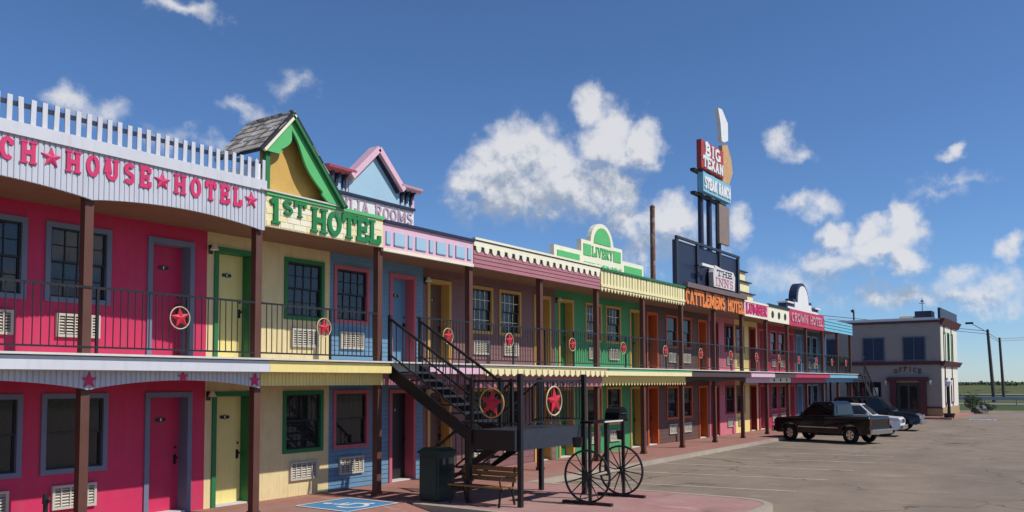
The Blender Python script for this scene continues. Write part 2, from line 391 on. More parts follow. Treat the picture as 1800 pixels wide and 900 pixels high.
def inst(name, key, mk, m, loc, parent, rot=None, scale=None):
    """an object that shares its mesh with all others of the same key."""
    k = (key, m.name)
    if k not in SHARED:
        me = mk().mesh(name); me.materials.append(m); SHARED[k] = me
    o = bpy.data.objects.new(name, SHARED[k]); o.location = loc; o['wloc'] = tuple(loc)
    if rot: o.rotation_euler = rot
    elif name in ('picket', 'scallop'): o.rotation_euler = (0, R(jit.gauss(0, .9)), 0); o.scale = (1, 1, jit.uniform(.97, 1.03))
    elif name == 'baluster': o.rotation_euler = (R(jit.gauss(0, .25)), R(jit.gauss(0, .3)), 0)
    if scale: o.scale = scale
    return link(o, parent)
def rect_minus(x0, x1, z0, z1, holes):
    """rectangles covering [x0,x1]x[z0,z1] less the holes (a,b,c,d) that do not overlap in x."""
    out, x = [], x0
    for a, b, c, d in sorted(holes):
        if a > x: out.append((x, a, z0, z1))
        if c > z0: out.append((a, b, z0, c))
        if d < z1: out.append((a, b, d, z1))
        x = b
    if x < x1: out.append((x, x1, z0, z1))
    return out

# ---------------------------------------------------------------- lettering: slab-serif strokes in a unit box
def arc(cx, cy, rx, ry, a0, a1, n=12):
    return [(cx + rx * math.cos(R(a0 + (a1 - a0) * i / n)), cy + ry * math.sin(R(a0 + (a1 - a0) * i / n))) for i in range(n + 1)]
T = .1
GLY = {
 'H': (.78, [[(.17, 0), (.17, 1)], [(.61, 0), (.61, 1)], [(.17, .5), (.61, .5)]], [(.17, 0), (.17, 1), (.61, 0), (.61, 1)]),
 'O': (.72, [arc(.36, .5, .25, .41, 90, 450, 20)], []),
 'U': (.78, [[(.17, 1), (.17, .32)] + arc(.39, .32, .22, .24, 180, 360, 8) + [(.61, 1)]], [(.17, 1), (.61, 1)]),
 'S': (.66, [arc(.33, .71, .2, .21, 20, 270, 10) + arc(.33, .29, .2, .21, 90, -160, 10)[1:]], []),
 'E': (.68, [[(.17, 0), (.17, 1)], [(.02, .93), (.6, .93)], [(.02, .07), (.62, .07)], [(.17, .5), (.46, .5)], [(.57, .72), (.57, .96)], [(.59, .04), (.59, .3)], [(.46, .38), (.46, .62)]], []),
 'T': (.74, [[(.37, 0), (.37, 1)], [(.04, .93), (.7, .93)], [(.09, .66), (.09, .96)], [(.65, .66), (.65, .96)]], [(.37, 0)]),
 'L': (.66, [[(.17, 0), (.17, 1)], [(.02, .07), (.6, .07)], [(.57, .04), (.57, .36)]], [(.17, 1)]),
 'C': (.7, [arc(.38, .5, .24, .41, 50, 310, 16), [(.56, .66), (.56, .9)]], []),
 'N': (.8, [[(.17, 0), (.17, 1)], [(.63, 0), (.63, 1)], [(.17, .95), (.63, .05)]], [(.17, 0), (.17, 1), (.63, 1)]),
 'A': (.8, [[(.16, 0), (.4, .97)], [(.4, .97), (.64, 0)], [(.24, .34), (.56, .34)]], [(.16, 0), (.64, 0)]),
 'R': (.76, [[(.17, 0), (.17, 1)], [(.05, .93)] + [(.36, .93)] + arc(.38, .72, .2, .21, 90, -90, 8) + [(.17, .51)], [(.36, .5), (.6, 0)]], [(.17, 0), (.6, 0)]),
 'B': (.72, [[(.17, 0), (.17, 1)], [(.05, .93), (.34, .93)] + arc(.34, .72, .2, .21, 90, -90, 8) + [(.17, .51)], [(.17, .5), (.36, .5)] + arc(.36, .28, .23, .21, 90, -90, 8) + [(.05, .07)]], []),
 'D': (.74, [[(.17, 0), (.17, 1)], [(.05, .93), (.3, .93)] + arc(.3, .5, .3, .43, 90, -90, 10) + [(.05, .07)]], []),
 'P': (.72, [[(.17, 0), (.17, 1)], [(.05, .93), (.36, .93)] + arc(.36, .7, .22, .23, 90, -90, 8) + [(.17, .47)]], [(.17, 0)]),
 'I': (.4, [[(.2, 0), (.2, 1)]], [(.2, 0), (.2, 1)]),
 '1': (.42, [[(.22, 0), (.22, 1)], [(.06, .8), (.22, .97)]], [(.22, 0)]),
 'M': (.98, [[(.17, 0), (.17, 1)], [(.81, 0), (.81, 1)], [(.17, .95), (.49, .2)], [(.49, .2), (.81, .95)]], [(.17, 0), (.81, 0)]),
 'V': (.8, [[(.16, 1), (.4, .03)], [(.4, .03), (.64, 1)]], [(.16, 1), (.64, 1)]),
 'Y': (.76, [[(.14, 1), (.38, .5)], [(.38, .5), (.62, 1)], [(.38, 0), (.38, .5)]], [(.14, 1), (.62, 1), (.38, 0)]),
 'W': (1.05, [[(.12, 1), (.32, .03)], [(.32, .03), (.52, .8)], [(.52, .8), (.72, .03)], [(.72, .03), (.93, 1)]], [(.12, 1), (.93, 1)]),
 'K': (.78, [[(.17, 0), (.17, 1)], [(.62, 1), (.2, .45)], [(.3, .58), (.64, 0)]], [(.17, 0), (.17, 1), (.62, 1), (.64, 0)]),
 'X': (.76, [[(.12, 0), (.64, 1)], [(.12, 1), (.64, 0)]], [(.12, 0), (.64, 0), (.12, 1), (.64, 1)]),
 'G': (.74, [arc(.38, .5, .25, .41, 50, 330, 16), [(.42, .42), (.68, .42)], [(.6, .05), (.6, .42)]], []),
 'F': (.66, [[(.17, 0), (.17, 1)], [(.02, .93), (.6, .93)], [(.17, .5), (.46, .5)], [(.57, .7), (.57, .96)]], [(.17, 0)]),
}
def star_mb(cx, cz, r, y0, y1, ridge=0.0, inner=.42, rot=0):
    pts = []
    for i in range(10):
        a = R(90 + rot) + math.pi * i / 5; q = r if i % 2 == 0 else r * inner
        pts.append((cx + q * math.cos(a), cz + q * math.sin(a)))
    mb = MB(); n = 10
    vs = [(x, y0, z) for x, z in pts] + [(x, y1, z) for x, z in pts] + [(cx, y0 - ridge, cz), (cx, y1, cz)]
    fs = [(i, (i + 1) % n, 20) for i in range(n)] + [(n + (i + 1) % n, n + i, 21) for i in range(n)] + [(i, n + i, n + (i + 1) % n, (i + 1) % n) for i in range(n)]
    return mb.add(vs, fs)
def glyph_width(ch): return {' ': .5, '*': .82}.get(ch) or GLY[ch][0]
def letters(text, s0, s1, z0, h, y, m, parent, stroke=.155, depth=.035, bottom=None, serif=.27, tight=1.0):
    """slab-serif letters spread from s0 to s1 on the plane y (front at y - depth), height h; '*' is a star. bottom: z as a function of x."""
    tot = sum(glyph_width(c) for c in text); sx = (s1 - s0) / tot; x = s0
    for ch in text:
        w = glyph_width(ch) * sx
        if ch != ' ':
            zb = bottom(x + w / 2) if bottom else z0
            if ch == '*':
                obj('star', star_mb(x + w / 2, zb + h * .47, h * .47, y - depth, y - .002, .02), m, parent)
            else:
                mb = MB(); gw, st, se = GLY[ch]; k = 0
                def P(p): return (x + w / 2 + (p[0] - gw / 2) * sx * tight, zb + p[1] * h)
                for pl in st:
                    mb.ribbon([P(p) for p in pl], stroke * min(h, sx * 1.15 * tight), y - depth - k * .0016, y - .002); k += 1
                for (a, b) in se:
                    cz = zb + (b * h) + (h * .05 if b == 0 else -h * .05)
                    q = P((a, 0))[0]
                    mb.box(q - serif * sx * tight / 2, q + serif * sx * tight / 2, y - depth - k * .0016, y - .002, cz - h * .05, cz + h * .05); k += 1
                obj('letter', mb, m, parent)
        x += w

# ---------------------------------------------------------------- the ground
def sheet(name, x0, x1, y0, y1, z, m, parent=None, **kw):
    return obj(name, MB().box(x0, x1, y0, y1, z - .05, z), m, parent, **kw)
LOT = -.12
sheet('field', -400, 2500, -1600, 1600, -.26, grassm, kind='structure')
lot = obj('parking_lot', MB().prism([(-60, -70), (92, -70), (86, -8), (80, 12), (80, 30), (-60, 30)], 'Z', LOT - .08, LOT), asphalt, kind='structure')
pav = obj('pavement', MB().box(-12, 66, -1.2, 9.0, LOT - .02, 0), pavered, kind='structure')
kb = obj('kerb', MB().box(17.6, 66, -1.36, -1.202, LOT - .02, .004), kerbm, kind='structure')
obj('kerb_length', MB().box(-12, 11.4, -1.36, -1.202, LOT - .02, .004), kerbm, kb)
# red island that carries the stair, rounded at its lot end
def island(x0, x1, y0, y1, r, z0, z1):
    pts = [(x0, y1), (x0, y0 + r)] + [(x0 + r + r * math.cos(R(a)), y0 + r + r * math.sin(R(a))) for a in range(180, 271, 15)] + [(x1 - r + r * math.cos(R(a)), y0 + r + r * math.sin(R(a))) for a in range(270, 361, 15)] + [(x1, y1)]
    return MB().prism(pts, 'Z', z0, z1)
isl = obj('island', island(13.35, 17.6, -7.4, -1.203, .9, LOT - .02, .0), islred, kind='structure')
def kerb_ring():
    mb = MB(); pts = [(13.35, -1.4), (13.35, -6.5)] + [(14.25 + .9 * math.cos(R(a)), -6.5 + .9 * math.sin(R(a))) for a in range(195, 271, 15)] + [(16.7 + .9 * math.cos(R(a)), -6.5 + .9 * math.sin(R(a))) for a in range(270, 346, 15)] + [(17.6, -6.5), (17.6, -1.37)]
    n = len(pts); vs = []
    for i, p in enumerate(pts):
        a, b = Vector(pts[max(0, i - 1)]), Vector(pts[min(n - 1, i + 1)]); d = (b - a).normalized(); nn = Vector((d.y, -d.x)); p = Vector(p)
        o, q = p + nn * -.004, p + nn * .16
        vs += [(o.x, o.y, LOT - .02), (q.x, q.y, LOT - .02), (q.x, q.y, .006), (o.x, o.y, .006)]
    fs = []
    for i in range(n - 1):
        o, q = 4 * i, 4 * i + 4; fs += [(o + 1, q + 1, q + 2, o + 2), (o + 2, q + 2, q + 3, o + 3), (o + 3, q + 3, q, o)]
    return mb.add(vs, fs)
obj('island_kerb', kerb_ring(), kerbm, isl)
# painted parking lines, running out from the kerb
for i, x in enumerate([19.4, 22.2, 25.0, 27.8, 30.6, 33.4, 36.2, 39.4, 42.6, 46.0, 49.4]):
    m = MB(); m.add([(x, -1.5, LOT + .004), (x + .1, -1.5, LOT + .004), (x + 1.0, -7.0, LOT + .004), (x + .9, -7.0, LOT + .004)], [(0, 1, 2, 3)])
    obj('parking_line', m, whitepaint, lot)
def accessible(cx, cy, w, z, parent, rz=0):
    m = MB(); m.add([(cx - w / 2, cy - w / 2, z), (cx + w / 2, cy - w / 2, z), (cx + w / 2, cy + w / 2, z), (cx - w / 2, cy + w / 2, z)], [(0, 1, 2, 3)])
    p = obj('painted_square', m, bluepaint, parent)
    s = MB(); k = [0]
    def stroke(pts, wd):
        r = MB().ribbon(pts, wd, 0, 0); k[0] += 1
        s.add([(cx + x * w, cy + y * w, z + .004 + k[0] * .0006) for x, _, y in r.v], [f for i, f in enumerate(r.f) if i % 4 == 0][:len(pts) - 1])
    stroke(arc(-.03, -.12, .2, .2, 150, 400, 16), .07); stroke([(-.08, .2), (-.05, -.02), (.15, -.02), (.24, -.22), (.3, -.2)], .07); stroke([(-.07, .1), (.12, .1)], .06)
    stroke(arc(-.09, .3, .035, .035, 0, 360, 10), .07)
    for a, b in (((-.49, -.49), (.49, -.49)), ((.49, -.49), (.49, .49)), ((.49, .49), (-.49, .49)), ((-.49, .49), (-.49, -.49))): stroke([a, b], .04)
    obj('wheelchair_symbol', s, white, p)
# dropped kerb ramp with the painted symbol
ramp = obj('kerb_ramp', MB().add([(11.4, -1.2, LOT - .02), (13.2, -1.2, LOT - .02), (13.2, -1.9, LOT - .02), (11.4, -1.9, LOT - .02), (11.4, -1.203, .0), (13.2, -1.203, .0), (13.2, -1.9, LOT), (11.4, -1.9, LOT)],
           [(0, 1, 2, 3), (4, 7, 6, 5), (0, 4, 5, 1), (3, 2, 6, 7), (0, 3, 7, 4), (1, 5, 6, 2)]), pavered, kind='structure')
accessible(12.35, -.42, 1.45, .004, pav)
accessible(64.6, -6.3, 1.5, LOT + .004, lot)

# ---------------------------------------------------------------- the motel row
Y0, YW, FLOOR, SOFF = 0.0, 1.5, 2.9, 5.45
BAY, S0 = 3.26, 7.1
def sb(b): return S0 + BAY * b

rnd = random.Random(5)
CURTAINS = [mat('curtain_%s' % k, c_, .9, var=.3, scale=8) for k, c_ in (('cream', (.45, .41, .33)), ('blue', (.16, .19, .24)), ('brown', (.2, .15, .11)), ('grey', (.36, .36, .37)))]
def window_mb_box(x0, x1, z0, z1, t, y0, y1):
    return MB().box(x0, x1, y0, y1, z1 - t, z1).box(x0, x1, y0, y1, z0, z0 + t).box(x0, x0 + t, y0, y1, z0 + t, z1 - t).box(x1 - t, x1, y0, y1, z0 + t, z1 - t)
def make_window(sec, x0, x1, z0, z1, trim, cols, rows, near=True, cur=curtain):
    t = .085; y = YW
    fr = obj('window', window_mb_box(x0, x1, z0, z1, t, y - .03, y + .1), trim, sec)
    a, b, c, d = x0 + t, x1 - t, z0 + t, z1 - t
    s = .035; mid = (c + d) / 2
    obj('sash', window_mb_box(a, b, mid, d, s, y + .02, y + .055), dark, fr)
    obj('sash', window_mb_box(a, b, c, mid + s, s, y + .045, y + .08), dark, fr)
    for (za, zb, yy, r) in ((mid + s, d - s, y + .038, rows), (c + s, mid, y + .063, rows)):
        if near:
            mb = MB(); pw, ph = (b - a - 2 * s) / cols, (zb - za) / r
            for i in range(1, cols): mb.box(a + s + pw * i - .009, a + s + pw * i + .009, yy - .01, yy + .004, za, zb)
            for j in range(1, r): mb.box(a + s, b - s, yy - .012, yy + .002, za + ph * j - .009, za + ph * j + .009)
            if mb.v: obj('muntin', mb, dark if trim is not gold else ivory, fr)
            for i in range(cols):
                for j in range(r):
                    inst('pane', ('pane', round(pw, 4), round(ph, 4)), lambda: MB().box(-pw / 2, pw / 2, 0, .004, 0, ph), glass, (a + s + pw * (i + .5), yy + .006, za + ph * j), fr)
        else:
            obj('pane', MB().box(a + s, b - s, yy + .006, yy + .01, za, zb), glass, fr)
    # pleated curtain and the dim room behind
    n = 12; k = rnd.random(); spans = [(a, b)] if k < .3 else [(a, a + (b - a) * rnd.uniform(.25, .5)), (b - (b - a) * rnd.uniform(.2, .45), b)] if k < .75 else [(a, a + (b - a) * rnd.uniform(.5, .8))]
    dz = rnd.choice((0, 0, .0, .35)) * (d - c)
    cm = rnd.choice((cur, cur, *CURTAINS)) if cur is curtain else cur
    for (u, w) in spans:
        vs = []; fs = []
        for i in range(n * 2 + 1):
            x = u + (w - u) * i / (2 * n); yy = y + .16 + .018 * math.sin(i * 1.9 + x * 7); vs += [(x, yy, c + dz), (x, yy, d)]
            if i: fs.append((2 * i - 2, 2 * i, 2 * i + 1, 2 * i - 1))
        obj('curtain', MB().add(vs, fs), cm, fr, smooth=True)
    return fr
def make_door(sec, x0, x1, z0, h, trim, leafm, knob_left=True, plaque=True):
    t = .095; y = YW; dep = .26
    a, b, top = x0 + t, x1 - t, z0 + h - t
    mb = MB().box(x0, x1, y - .035, y, top, z0 + h).box(x0, a, y - .035, y, z0, top).box(b, x1, y - .035, y, z0, top)
    mb.box(a - .02, a, y + .0, y + dep, z0, top).box(b, b + .02, y, y + dep, z0, top).box(a - .02, b + .02, y, y + dep, top, top + .02)
    d = obj('door', MB().box(a, b, y + dep, y + dep + .045, z0 + .02, top), leafm, sec)
    obj('door_frame', mb, trim, d)
    obj('threshold', MB().box(a, b, y + .0, y + dep, z0 + .001, z0 + .03), slabw, d)
    kx = b - .08 if not knob_left else b - .08
    obj('handle', MB().box(kx - .03, kx + .03, y + dep - .012, y + dep, z0 + .9, z0 + 1.08).tube((kx, y + dep - .01, z0 + 1.02), (kx, y + dep - .07, z0 + 1.02), .026).tube((kx, y + dep - .012, z0 + 1.22), (kx, y + dep - .03, z0 + 1.22), .022), iron, d)
    if plaque:
        cx = (a + b) / 2; cz = z0 + h - .52
        m2 = MB()
        for dx in (-.075, .0, .075):
            m2.tube((cx + dx, y + dep - .012 - .002 * (dx == 0), cz), (cx + dx, y + dep, cz), .05 if dx == 0 else .038, n=12)
        q = obj('number_plaque', m2, iron, d)
        obj('number', MB().box(cx - .012, cx + .012, y + dep - .018, y + dep - .0145, cz - .03, cz + .03), ivory, d)
    return d
def make_ac(sec, cx, z0, m=None):
    w, h, y = .76, .4, YW
    ac = obj('air_conditioner', window_mb_box(cx - w / 2, cx + w / 2, z0, z0 + h, .045, y - .06, y + .02), m or acmat, sec)
    obj('louvre_back', MB().box(cx - w / 2 + .04, cx + w / 2 - .04, y - .012, y - .008, z0 + .04, z0 + h - .04), acdark, ac)
    mb = MB(); n = 6
    for i in range(n):
        zz = z0 + .06 + (h - .1) * i / n
        mb.add([(cx - w / 2 + .045, y - .05, zz), (cx + w / 2 - .045, y - .05, zz), (cx + w / 2 - .045, y - .02, zz + .032), (cx - w / 2 + .045, y - .02, zz + .032)], [(0, 1, 2, 3)])
    for i in (1, 2, 3, 4):
        xx = cx - w / 2 + w * i / 5; mb.box(xx - .012, xx + .012, y - .058, y - .03, z0 + .045, z0 + h - .045)
    obj('grille', mb, m or acmat, ac)
def make_lamp(sec, x, z):
    l = obj('wall_lamp', MB().box(x - .045, x + .045, YW - .02, YW, z - .09, z + .09).tube((x, YW - .02, z + .05), (x, YW - .13, z + .07), .014), iron, sec)
    obj('lamp_shade', MB().tube((x, YW - .13, z + .09), (x, YW - .13, z - .02), .035, .09, n=12), ivory, l, smooth=True)
def make_railing(sec, x0, x1, y=-.06, gap=None):
    segs = [(x0, x1)]
    if gap: segs = [(x0, gap[0]), (gap[1], x1)]
    for a, b in segs:
        if b - a < .2: continue
        r = obj('railing', MB().box(a, b, y - .022, y + .022, FLOOR + 1.03, FLOOR + 1.065).box(a, b, y - .015, y + .015, FLOOR + .1, FLOOR + .13), iron, sec)
        n = max(2, round((b - a) / .125))
        for i in range(1, n):
            inst('baluster', 'baluster', lambda: MB().box(-.0065, .0065, -.0065, .0065, 0, .9), iron, (a + (b - a) * i / n, y, FLOOR + .13), r)
        k = max(1, round((b - a) / 1.6))
        for i in range(1, k):
            inst('stanchion', 'stanchion', lambda: MB().box(-.02, .02, -.019, .019, .02, 1.03), iron, (a + (b - a) * (i + .12) / k, y, FLOOR), r)
def make_post(sec, x, w=.14):
    mk = lambda z0, z1, ww: MB().box(x - ww / 2, x + ww / 2, -ww / 2, ww / 2, z0, z1)
    lo = obj('post', mk(0, 2.64, w), postbrown, sec); up = obj('post', mk(FLOOR + .001, SOFF, w), postbrown, sec)
    obj('post_foot', MB().box(x - w / 2 - .02, x + w / 2 + .02, -w / 2 - .02, w / 2 + .02, 0.001, .09), postbrown, lo)

def section(name, label, bays, wall, trims, uppers=True, **kw):
    """one painted front of the row: walls, doors, windows, balcony, posts, railing."""
    x0, x1 = sb(bays[0]), sb(bays[-1] + 1)
    sec = thing(name, label, 'motel front', ((x0 + x1) / 2, YW, 0))
    g = .002
    for (z0, z1, flo) in ((0.0, 2.64, 0), (FLOOR, SOFF, 1)):
        holes = []; items = []
        for b in bays:
            s0, s1 = sb(b), sb(b + 1)
            dz = z0
            if b % 2 == 0: win, door = (s0 + .12, s0 + 1.27), (s0 + 1.98, s0 + 2.96)
            else: win, door = (s0 + 1.93, s0 + 3.08), (s0 + .16, s0 + 1.14)
            zw = (dz + .93, dz + 2.28)
            holes += [(win[0] + .06, win[1] - .06, zw[0] + .06, zw[1] - .06), (door[0] + .075, door[1] - .075, dz - 1, dz + 2.2)]
            items.append((b, win, door, zw))
        mb = MB()
        for (a, b_, c, d) in rect_minus(x0 + g, x1 - g, z0, z1, holes):
            if d > c: mb.box(a, b_, YW, YW + .22, max(c, z0), d)
        obj('wall', mb, wall, sec)
        for (b, win, door, zw) in items:
            trim, dm = trims(b, flo) if callable(trims) else trims
            near = b <= 6
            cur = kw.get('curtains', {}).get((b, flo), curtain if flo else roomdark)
            make_window(sec, *win, *zw, trim, 4 if near else 2, 2, near and flo == 1, cur)
            make_door(sec, *door, z0, 2.28, trim, kw.get('doors', {}).get((b, flo), dm), plaque=b <= 4)
            make_ac(sec, (win[0] + win[1]) / 2, z0 + .34)
            if b <= 6 and b % 2: make_lamp(sec, sb(b) + .07, z0 + 2.2)
    # room volume behind, floor slab, soffit, roof
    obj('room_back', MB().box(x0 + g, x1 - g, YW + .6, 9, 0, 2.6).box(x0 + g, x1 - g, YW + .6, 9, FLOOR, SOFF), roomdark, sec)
    sl = obj('balcony_floor', MB().box(x0 + g, x1 - g, -.2, 9, 2.64, FLOOR), kw.get('slab', slabw), sec)
    obj('soffit', MB().box(x0 + g, x1 - g, -.08, YW + .4, SOFF, SOFF + .03), soffit, sec)
    obj('balcony_soffit', MB().box(x0 + g, x1 - g, -.08, YW, 2.61, 2.638), soffit, sec)
    obj('roof', MB().box(x0 + g, x1 - g, .02, 9, SOFF + .032, 5.86), slabw, sec)
    for b in bays: make_post(sec, sb(b))
    make_railing(sec, x0 + .08, x1 - .08, gap=kw.get('gap'))
    return sec
def board(name, x0, x1, z0, z1, y0, y1, m, parent, **k): return obj(name, MB().box(x0, x1, y0, y1, z0, z1), m, parent, **k)
def ribbed(x0, x1, zb, z1, y, pitch=.085, dep=.016):
    """upright ribbed sheet whose lower edge follows zb(x)."""
    mb = MB(); n = round((x1 - x0) / pitch); vs = []; fs = []; xs = []
    for i in range(n):
        a = x0 + (x1 - x0) * i / n; p = (x1 - x0) / n
        xs += [(a, y), (a + p * .62, y), (a + p * .7, y + dep), (a + p * .92, y + dep)]
    xs.append((x1, y))
    for (x, yy) in xs: vs += [(x, yy, zb(x)), (x, yy, z1), (x, y + .05, zb(x))]
    for i in range(len(xs) - 1):
        o, q = 3 * i, 3 * i + 3; fs += [(o, q, q + 1, o + 1), (o, o + 2, q + 2, q)]
    return mb.add(vs, fs)
def lower_fascia(sec, x0, x1, m, m2=None, z0=2.36, arch=0.0, cornice=True, rib=True, y=-.16):
    e = .003; m2 = m2 or m
    def zb(x): 
        t = ((x - S0) / BAY) % 1.0; return z0 + arch * math.sin(math.pi * t) ** .8 if arch else z0
    if rib or arch: f = obj('lower_fascia', ribbed(x0 + e, x1 - e, zb, 2.64, y), m2, sec)
    else: f = board('lower_fascia', x0 + e, x1 - e, z0, 2.64, y, y + .05, m2, sec)
    if cornice:
        obj('cornice', MB().box(x0 + e, x1 - e, -.42, -.202, 2.655, 2.80).box(x0 + e, x1 - e, -.38, -.202, 2.80, 2.855), m, f)
    obj('drip_edge', MB().box(x0 + e, x1 - e, -.47, -.203, 2.872, 2.905), slabw, f)
    return f

# --- grey ribbed front with the long hotel name
sec = section('hotel_front', 'hot pink motel front with pale grey ribbed fascia, picket parapet and pink lettering', [-2, -1, 0], pink, (blugrey, pink))
xa, xb = sb(-2), sb(1)
def zarch(x):
    t = ((x - S0) / BAY) % 1.0; return 5.30 + .13 * math.sin(math.pi * t) ** .8
fa = obj('upper_fascia', ribbed(xa + .003, xb + .06, zarch, 6.05, -.16), greyrib, sec)
obj('fascia_backing', MB().box(xa + .003, xb - .003, -.105, -.085, 5.44, 6.2), greyfas, fa)
obj('fascia_band', MB().box(xa + .003, xb + .06, -.2, -.08, 6.05, 6.24), greyfas, fa)
n = round((xb - xa) / .168)
for i in range(n + 1):
    x = xa + .04 + (xb + .03 - xa - .04) * i / n
    inst('picket', 'picket', lambda: MB().box(-.037, .037, -.03, 0, 0, .39), greyfas, (x, -.12, 6.241), fa)
obj('picket_rail', MB().box(xa + .003, xb + .06, -.118, -.06, 6.5, 6.56), navy, fa)
def zlet(x): return 5.60
letters('RANCH*HOUSE*HOTEL*', 4.69, 10.26, 0, .335, -.16, letterpink, fa, stroke=.2, bottom=lambda x: 5.665, serif=.36, tight=.72, depth=.018)
lf = lower_fascia(sec, xa, xb, greyfas, greyrib, 2.35, arch=.15)
for x, z in ((sb(-1), 2.5), (sb(-1) + 1.63, 2.56), (sb(0), 2.5), (sb(0) + 1.63, 2.56), (sb(1) - .14, 2.5)):
    obj('star', star_mb(x, z, .13 if (x - S0) % BAY < .2 or x > 10 else .095, -.185, -.162, .012), letterpink, lf)

# --- cream front with the short hotel sign and the shingled gable
sec = section('hotel_front', 'yellow motel front with cream sign board in green lettering below a shingled gable', [1], yellow, (dkgreen, ycream))
xa, xb = sb(1) + .064, sb(2)
fa = board('sign_board', xa, xb - .003, 5.40, 6.0, -.15, -.085, cream, sec)
obj('top_trim', MB().box(xa, xb - .003, -.19, -.08, 6.0, 6.07), brightgreen, fa)
for r_ in range(5):
    for c_ in range(9):
        x = xa + .03 + (xb - xa - .06) * (c_ + (.5 if r_ % 2 else 0)) / 9.5; w = (xb - xa - .06) / 9.5 - .03
        inst('brick', ('brick', round(w, 3)), lambda: MB().box(0, w, -.008, 0, 0, .1), ivory if (r_ * 3 + c_) % 3 else cream, (x, -.1505, 5.42 + r_ * .116), fa)
letters('1', xa + .07, xa + .38, 5.47, .5, -.159, lettergreen, fa, stroke=.2)
letters('ST', xa + .38, xa + .98, 5.68, .29, -.159, lettergreen, fa, stroke=.2)
letters('HOTEL', xa + 1.1, xb - .1, 5.45, .5, -.159, lettergreen, fa, stroke=.2, serif=.33)
lower_fascia(sec, sb(1), sb(2) - .0, ycream, ycream, 2.40)
# gable on the roof edge
gx, gz, hw, ft = 10.98, 7.67, 1.39, 6.09
HWL = .74      # the near slope stops short above the picket parapet
gb = thing('roof_gable', 'small open roof gable with weathered shingles, green verge boards and ochre back', 'gable', (gx, 0, ft))
sl_ = (gz - ft) / hw; LN = math.hypot(hw, gz - ft); gy0, gy1 = -.28, 1.15
for sgn in (-1, 1):
    ln = LN if sgn > 0 else LN * HWL / hw; hs = hw if sgn > 0 else HWL; fz = gz - sl_ * hs
    deck = MB(); t = .05
    p = [(gx, gz - .06), (gx + sgn * hs, fz - .06), (gx + sgn * hs, fz - .01), (gx, gz - .01)]
    dk = obj('roof_slope', deck.prism(p if sgn > 0 else p[::-1], 'Y', gy0 + .04, gy1), dark, gb)
    nr = 11 if sgn > 0 else 6; ang = math.atan2(gz - ft, hw)
    for r_ in range(nr):
        u0 = ln * r_ / nr; off = random.random() * .1; y = gy0 - off * .3
        while y < gy1 - .03:
            w = random.uniform(.09, .17); w = min(w, gy1 - y)
            u = ln - u0 + .02 + random.uniform(-.02, .02)      # lower end, measured from the ridge
            cx = gx + sgn * math.cos(ang) * u; cz = gz - math.sin(ang) * u
            m = random.choice(shingle_mats)
            L_ = ln / nr * 1.35
            s_ = MB().add([(cx, y + .004, cz + .012), (cx, y + w - .004, cz + .012), (cx - sgn * math.cos(ang) * L_, y + w - .004, cz + math.sin(ang) * L_ - .004), (cx - sgn * math.cos(ang) * L_, y + .004, cz + math.sin(ang) * L_ - .004),
                           (cx, y + .004, cz + .034), (cx, y + w - .004, cz + .034), (cx - sgn * math.cos(ang) * L_, y + w - .004, cz + math.sin(ang) * L_ + .008), (cx - sgn * math.cos(ang) * L_, y + .004, cz + math.sin(ang) * L_ + .008)],
                          [(0, 1, 2, 3), (4, 7, 6, 5), (0, 4, 5, 1), (1, 5, 6, 2), (2, 6, 7, 3), (3, 7, 4, 0)])
            obj('shingle', s_, m, dk)
            y += w
    # barge board (dark edge) and pale under-strip
    d = Vector((sgn * math.cos(ang), -math.sin(ang)))
    def P(u, off): return (gx + d.x * u + sgn * math.sin(ang) * off, gz + d.y * u + math.cos(ang) * off)
    q = [P(0, -.03), P(ln + .05, -.03), P(ln + .05, .03), P(0, .03)]
    obj('barge_board', MB().prism(q, 'Y', gy0 - .02, gy0 + .038), dark, gb)
    q = [P(.0, -.085), P(ln, -.085), P(ln, -.032), P(.0, -.032)]
    obj('verge_strip', MB().prism(q, 'Y', gy0 - .03, gy0 + .03), ivory if sgn < 0 else dkgreen, gb)
# scalloped green verge boards with the arched opening
def verge(sgn):
    ou = []; N_ = 22
    for i in range(N_ + 1):
        t = i / N_; z = gz - .14 - (gz - .14 - (ft if sgn > 0 else gz - sl_ * HWL - .02)) * t; xo = (gz - .10 - z) / sl_
        wdt = .30 - .10 * math.sin(t * math.pi * 2.0 + .6) + (.10 if t > .9 else 0)
        ou.append((z, xo, max(0, xo - wdt)))
    vs = []; fs = []
    for z, xo, xi in ou: vs += [(gx + sgn * xo, gy0 + .05, z), (gx + sgn * xi, gy0 + .05, z), (gx + sgn * xo, gy0 + .1, z), (gx + sgn * xi, gy0 + .1, z)]
    for i in range(len(ou) - 1):
        o, q = 4 * i, 4 * i + 4; fs += [(o, o + 1, q + 1, q), (o + 2, q + 2, q + 3, o + 3), (o + 1, o + 3, q + 3, q + 1), (o, q, q + 2, o + 2)]
    return MB().add(vs, fs)
for sgn in (-1, 1): obj('verge_board', verge(sgn), brightgreen, gb)
bk = [(gx - .5, ft), (gx + (gz - .1 - ft) / sl_ - .05, ft), (gx, gz - .12), (gx - .5, gz - .12 - .5 * sl_)]
obj('gable_back', MB().prism(bk, 'Y', .05, .1), yellowin, gb)
obj('corner_post', MB().box(gx - .56, gx - .46, gy0 + .12, gy0 + .22, ft, ft + .85), dkgreen, gb)
obj('side_board', MB().box(gx - HWL + .02, gx - HWL + .07, gy0 + .14, gy1 - .05, ft, ft + .46), white, gb)
obj('side_return', MB().box(gx - HWL + .075, gx - .5, .05, .1, ft, ft + .55), stuccog, gb)
obj('gable_floor', MB().box(gx - .7, gx + 1.3, gy0 + .06, .62, ft - .03, ft - .001), slabw, gb)

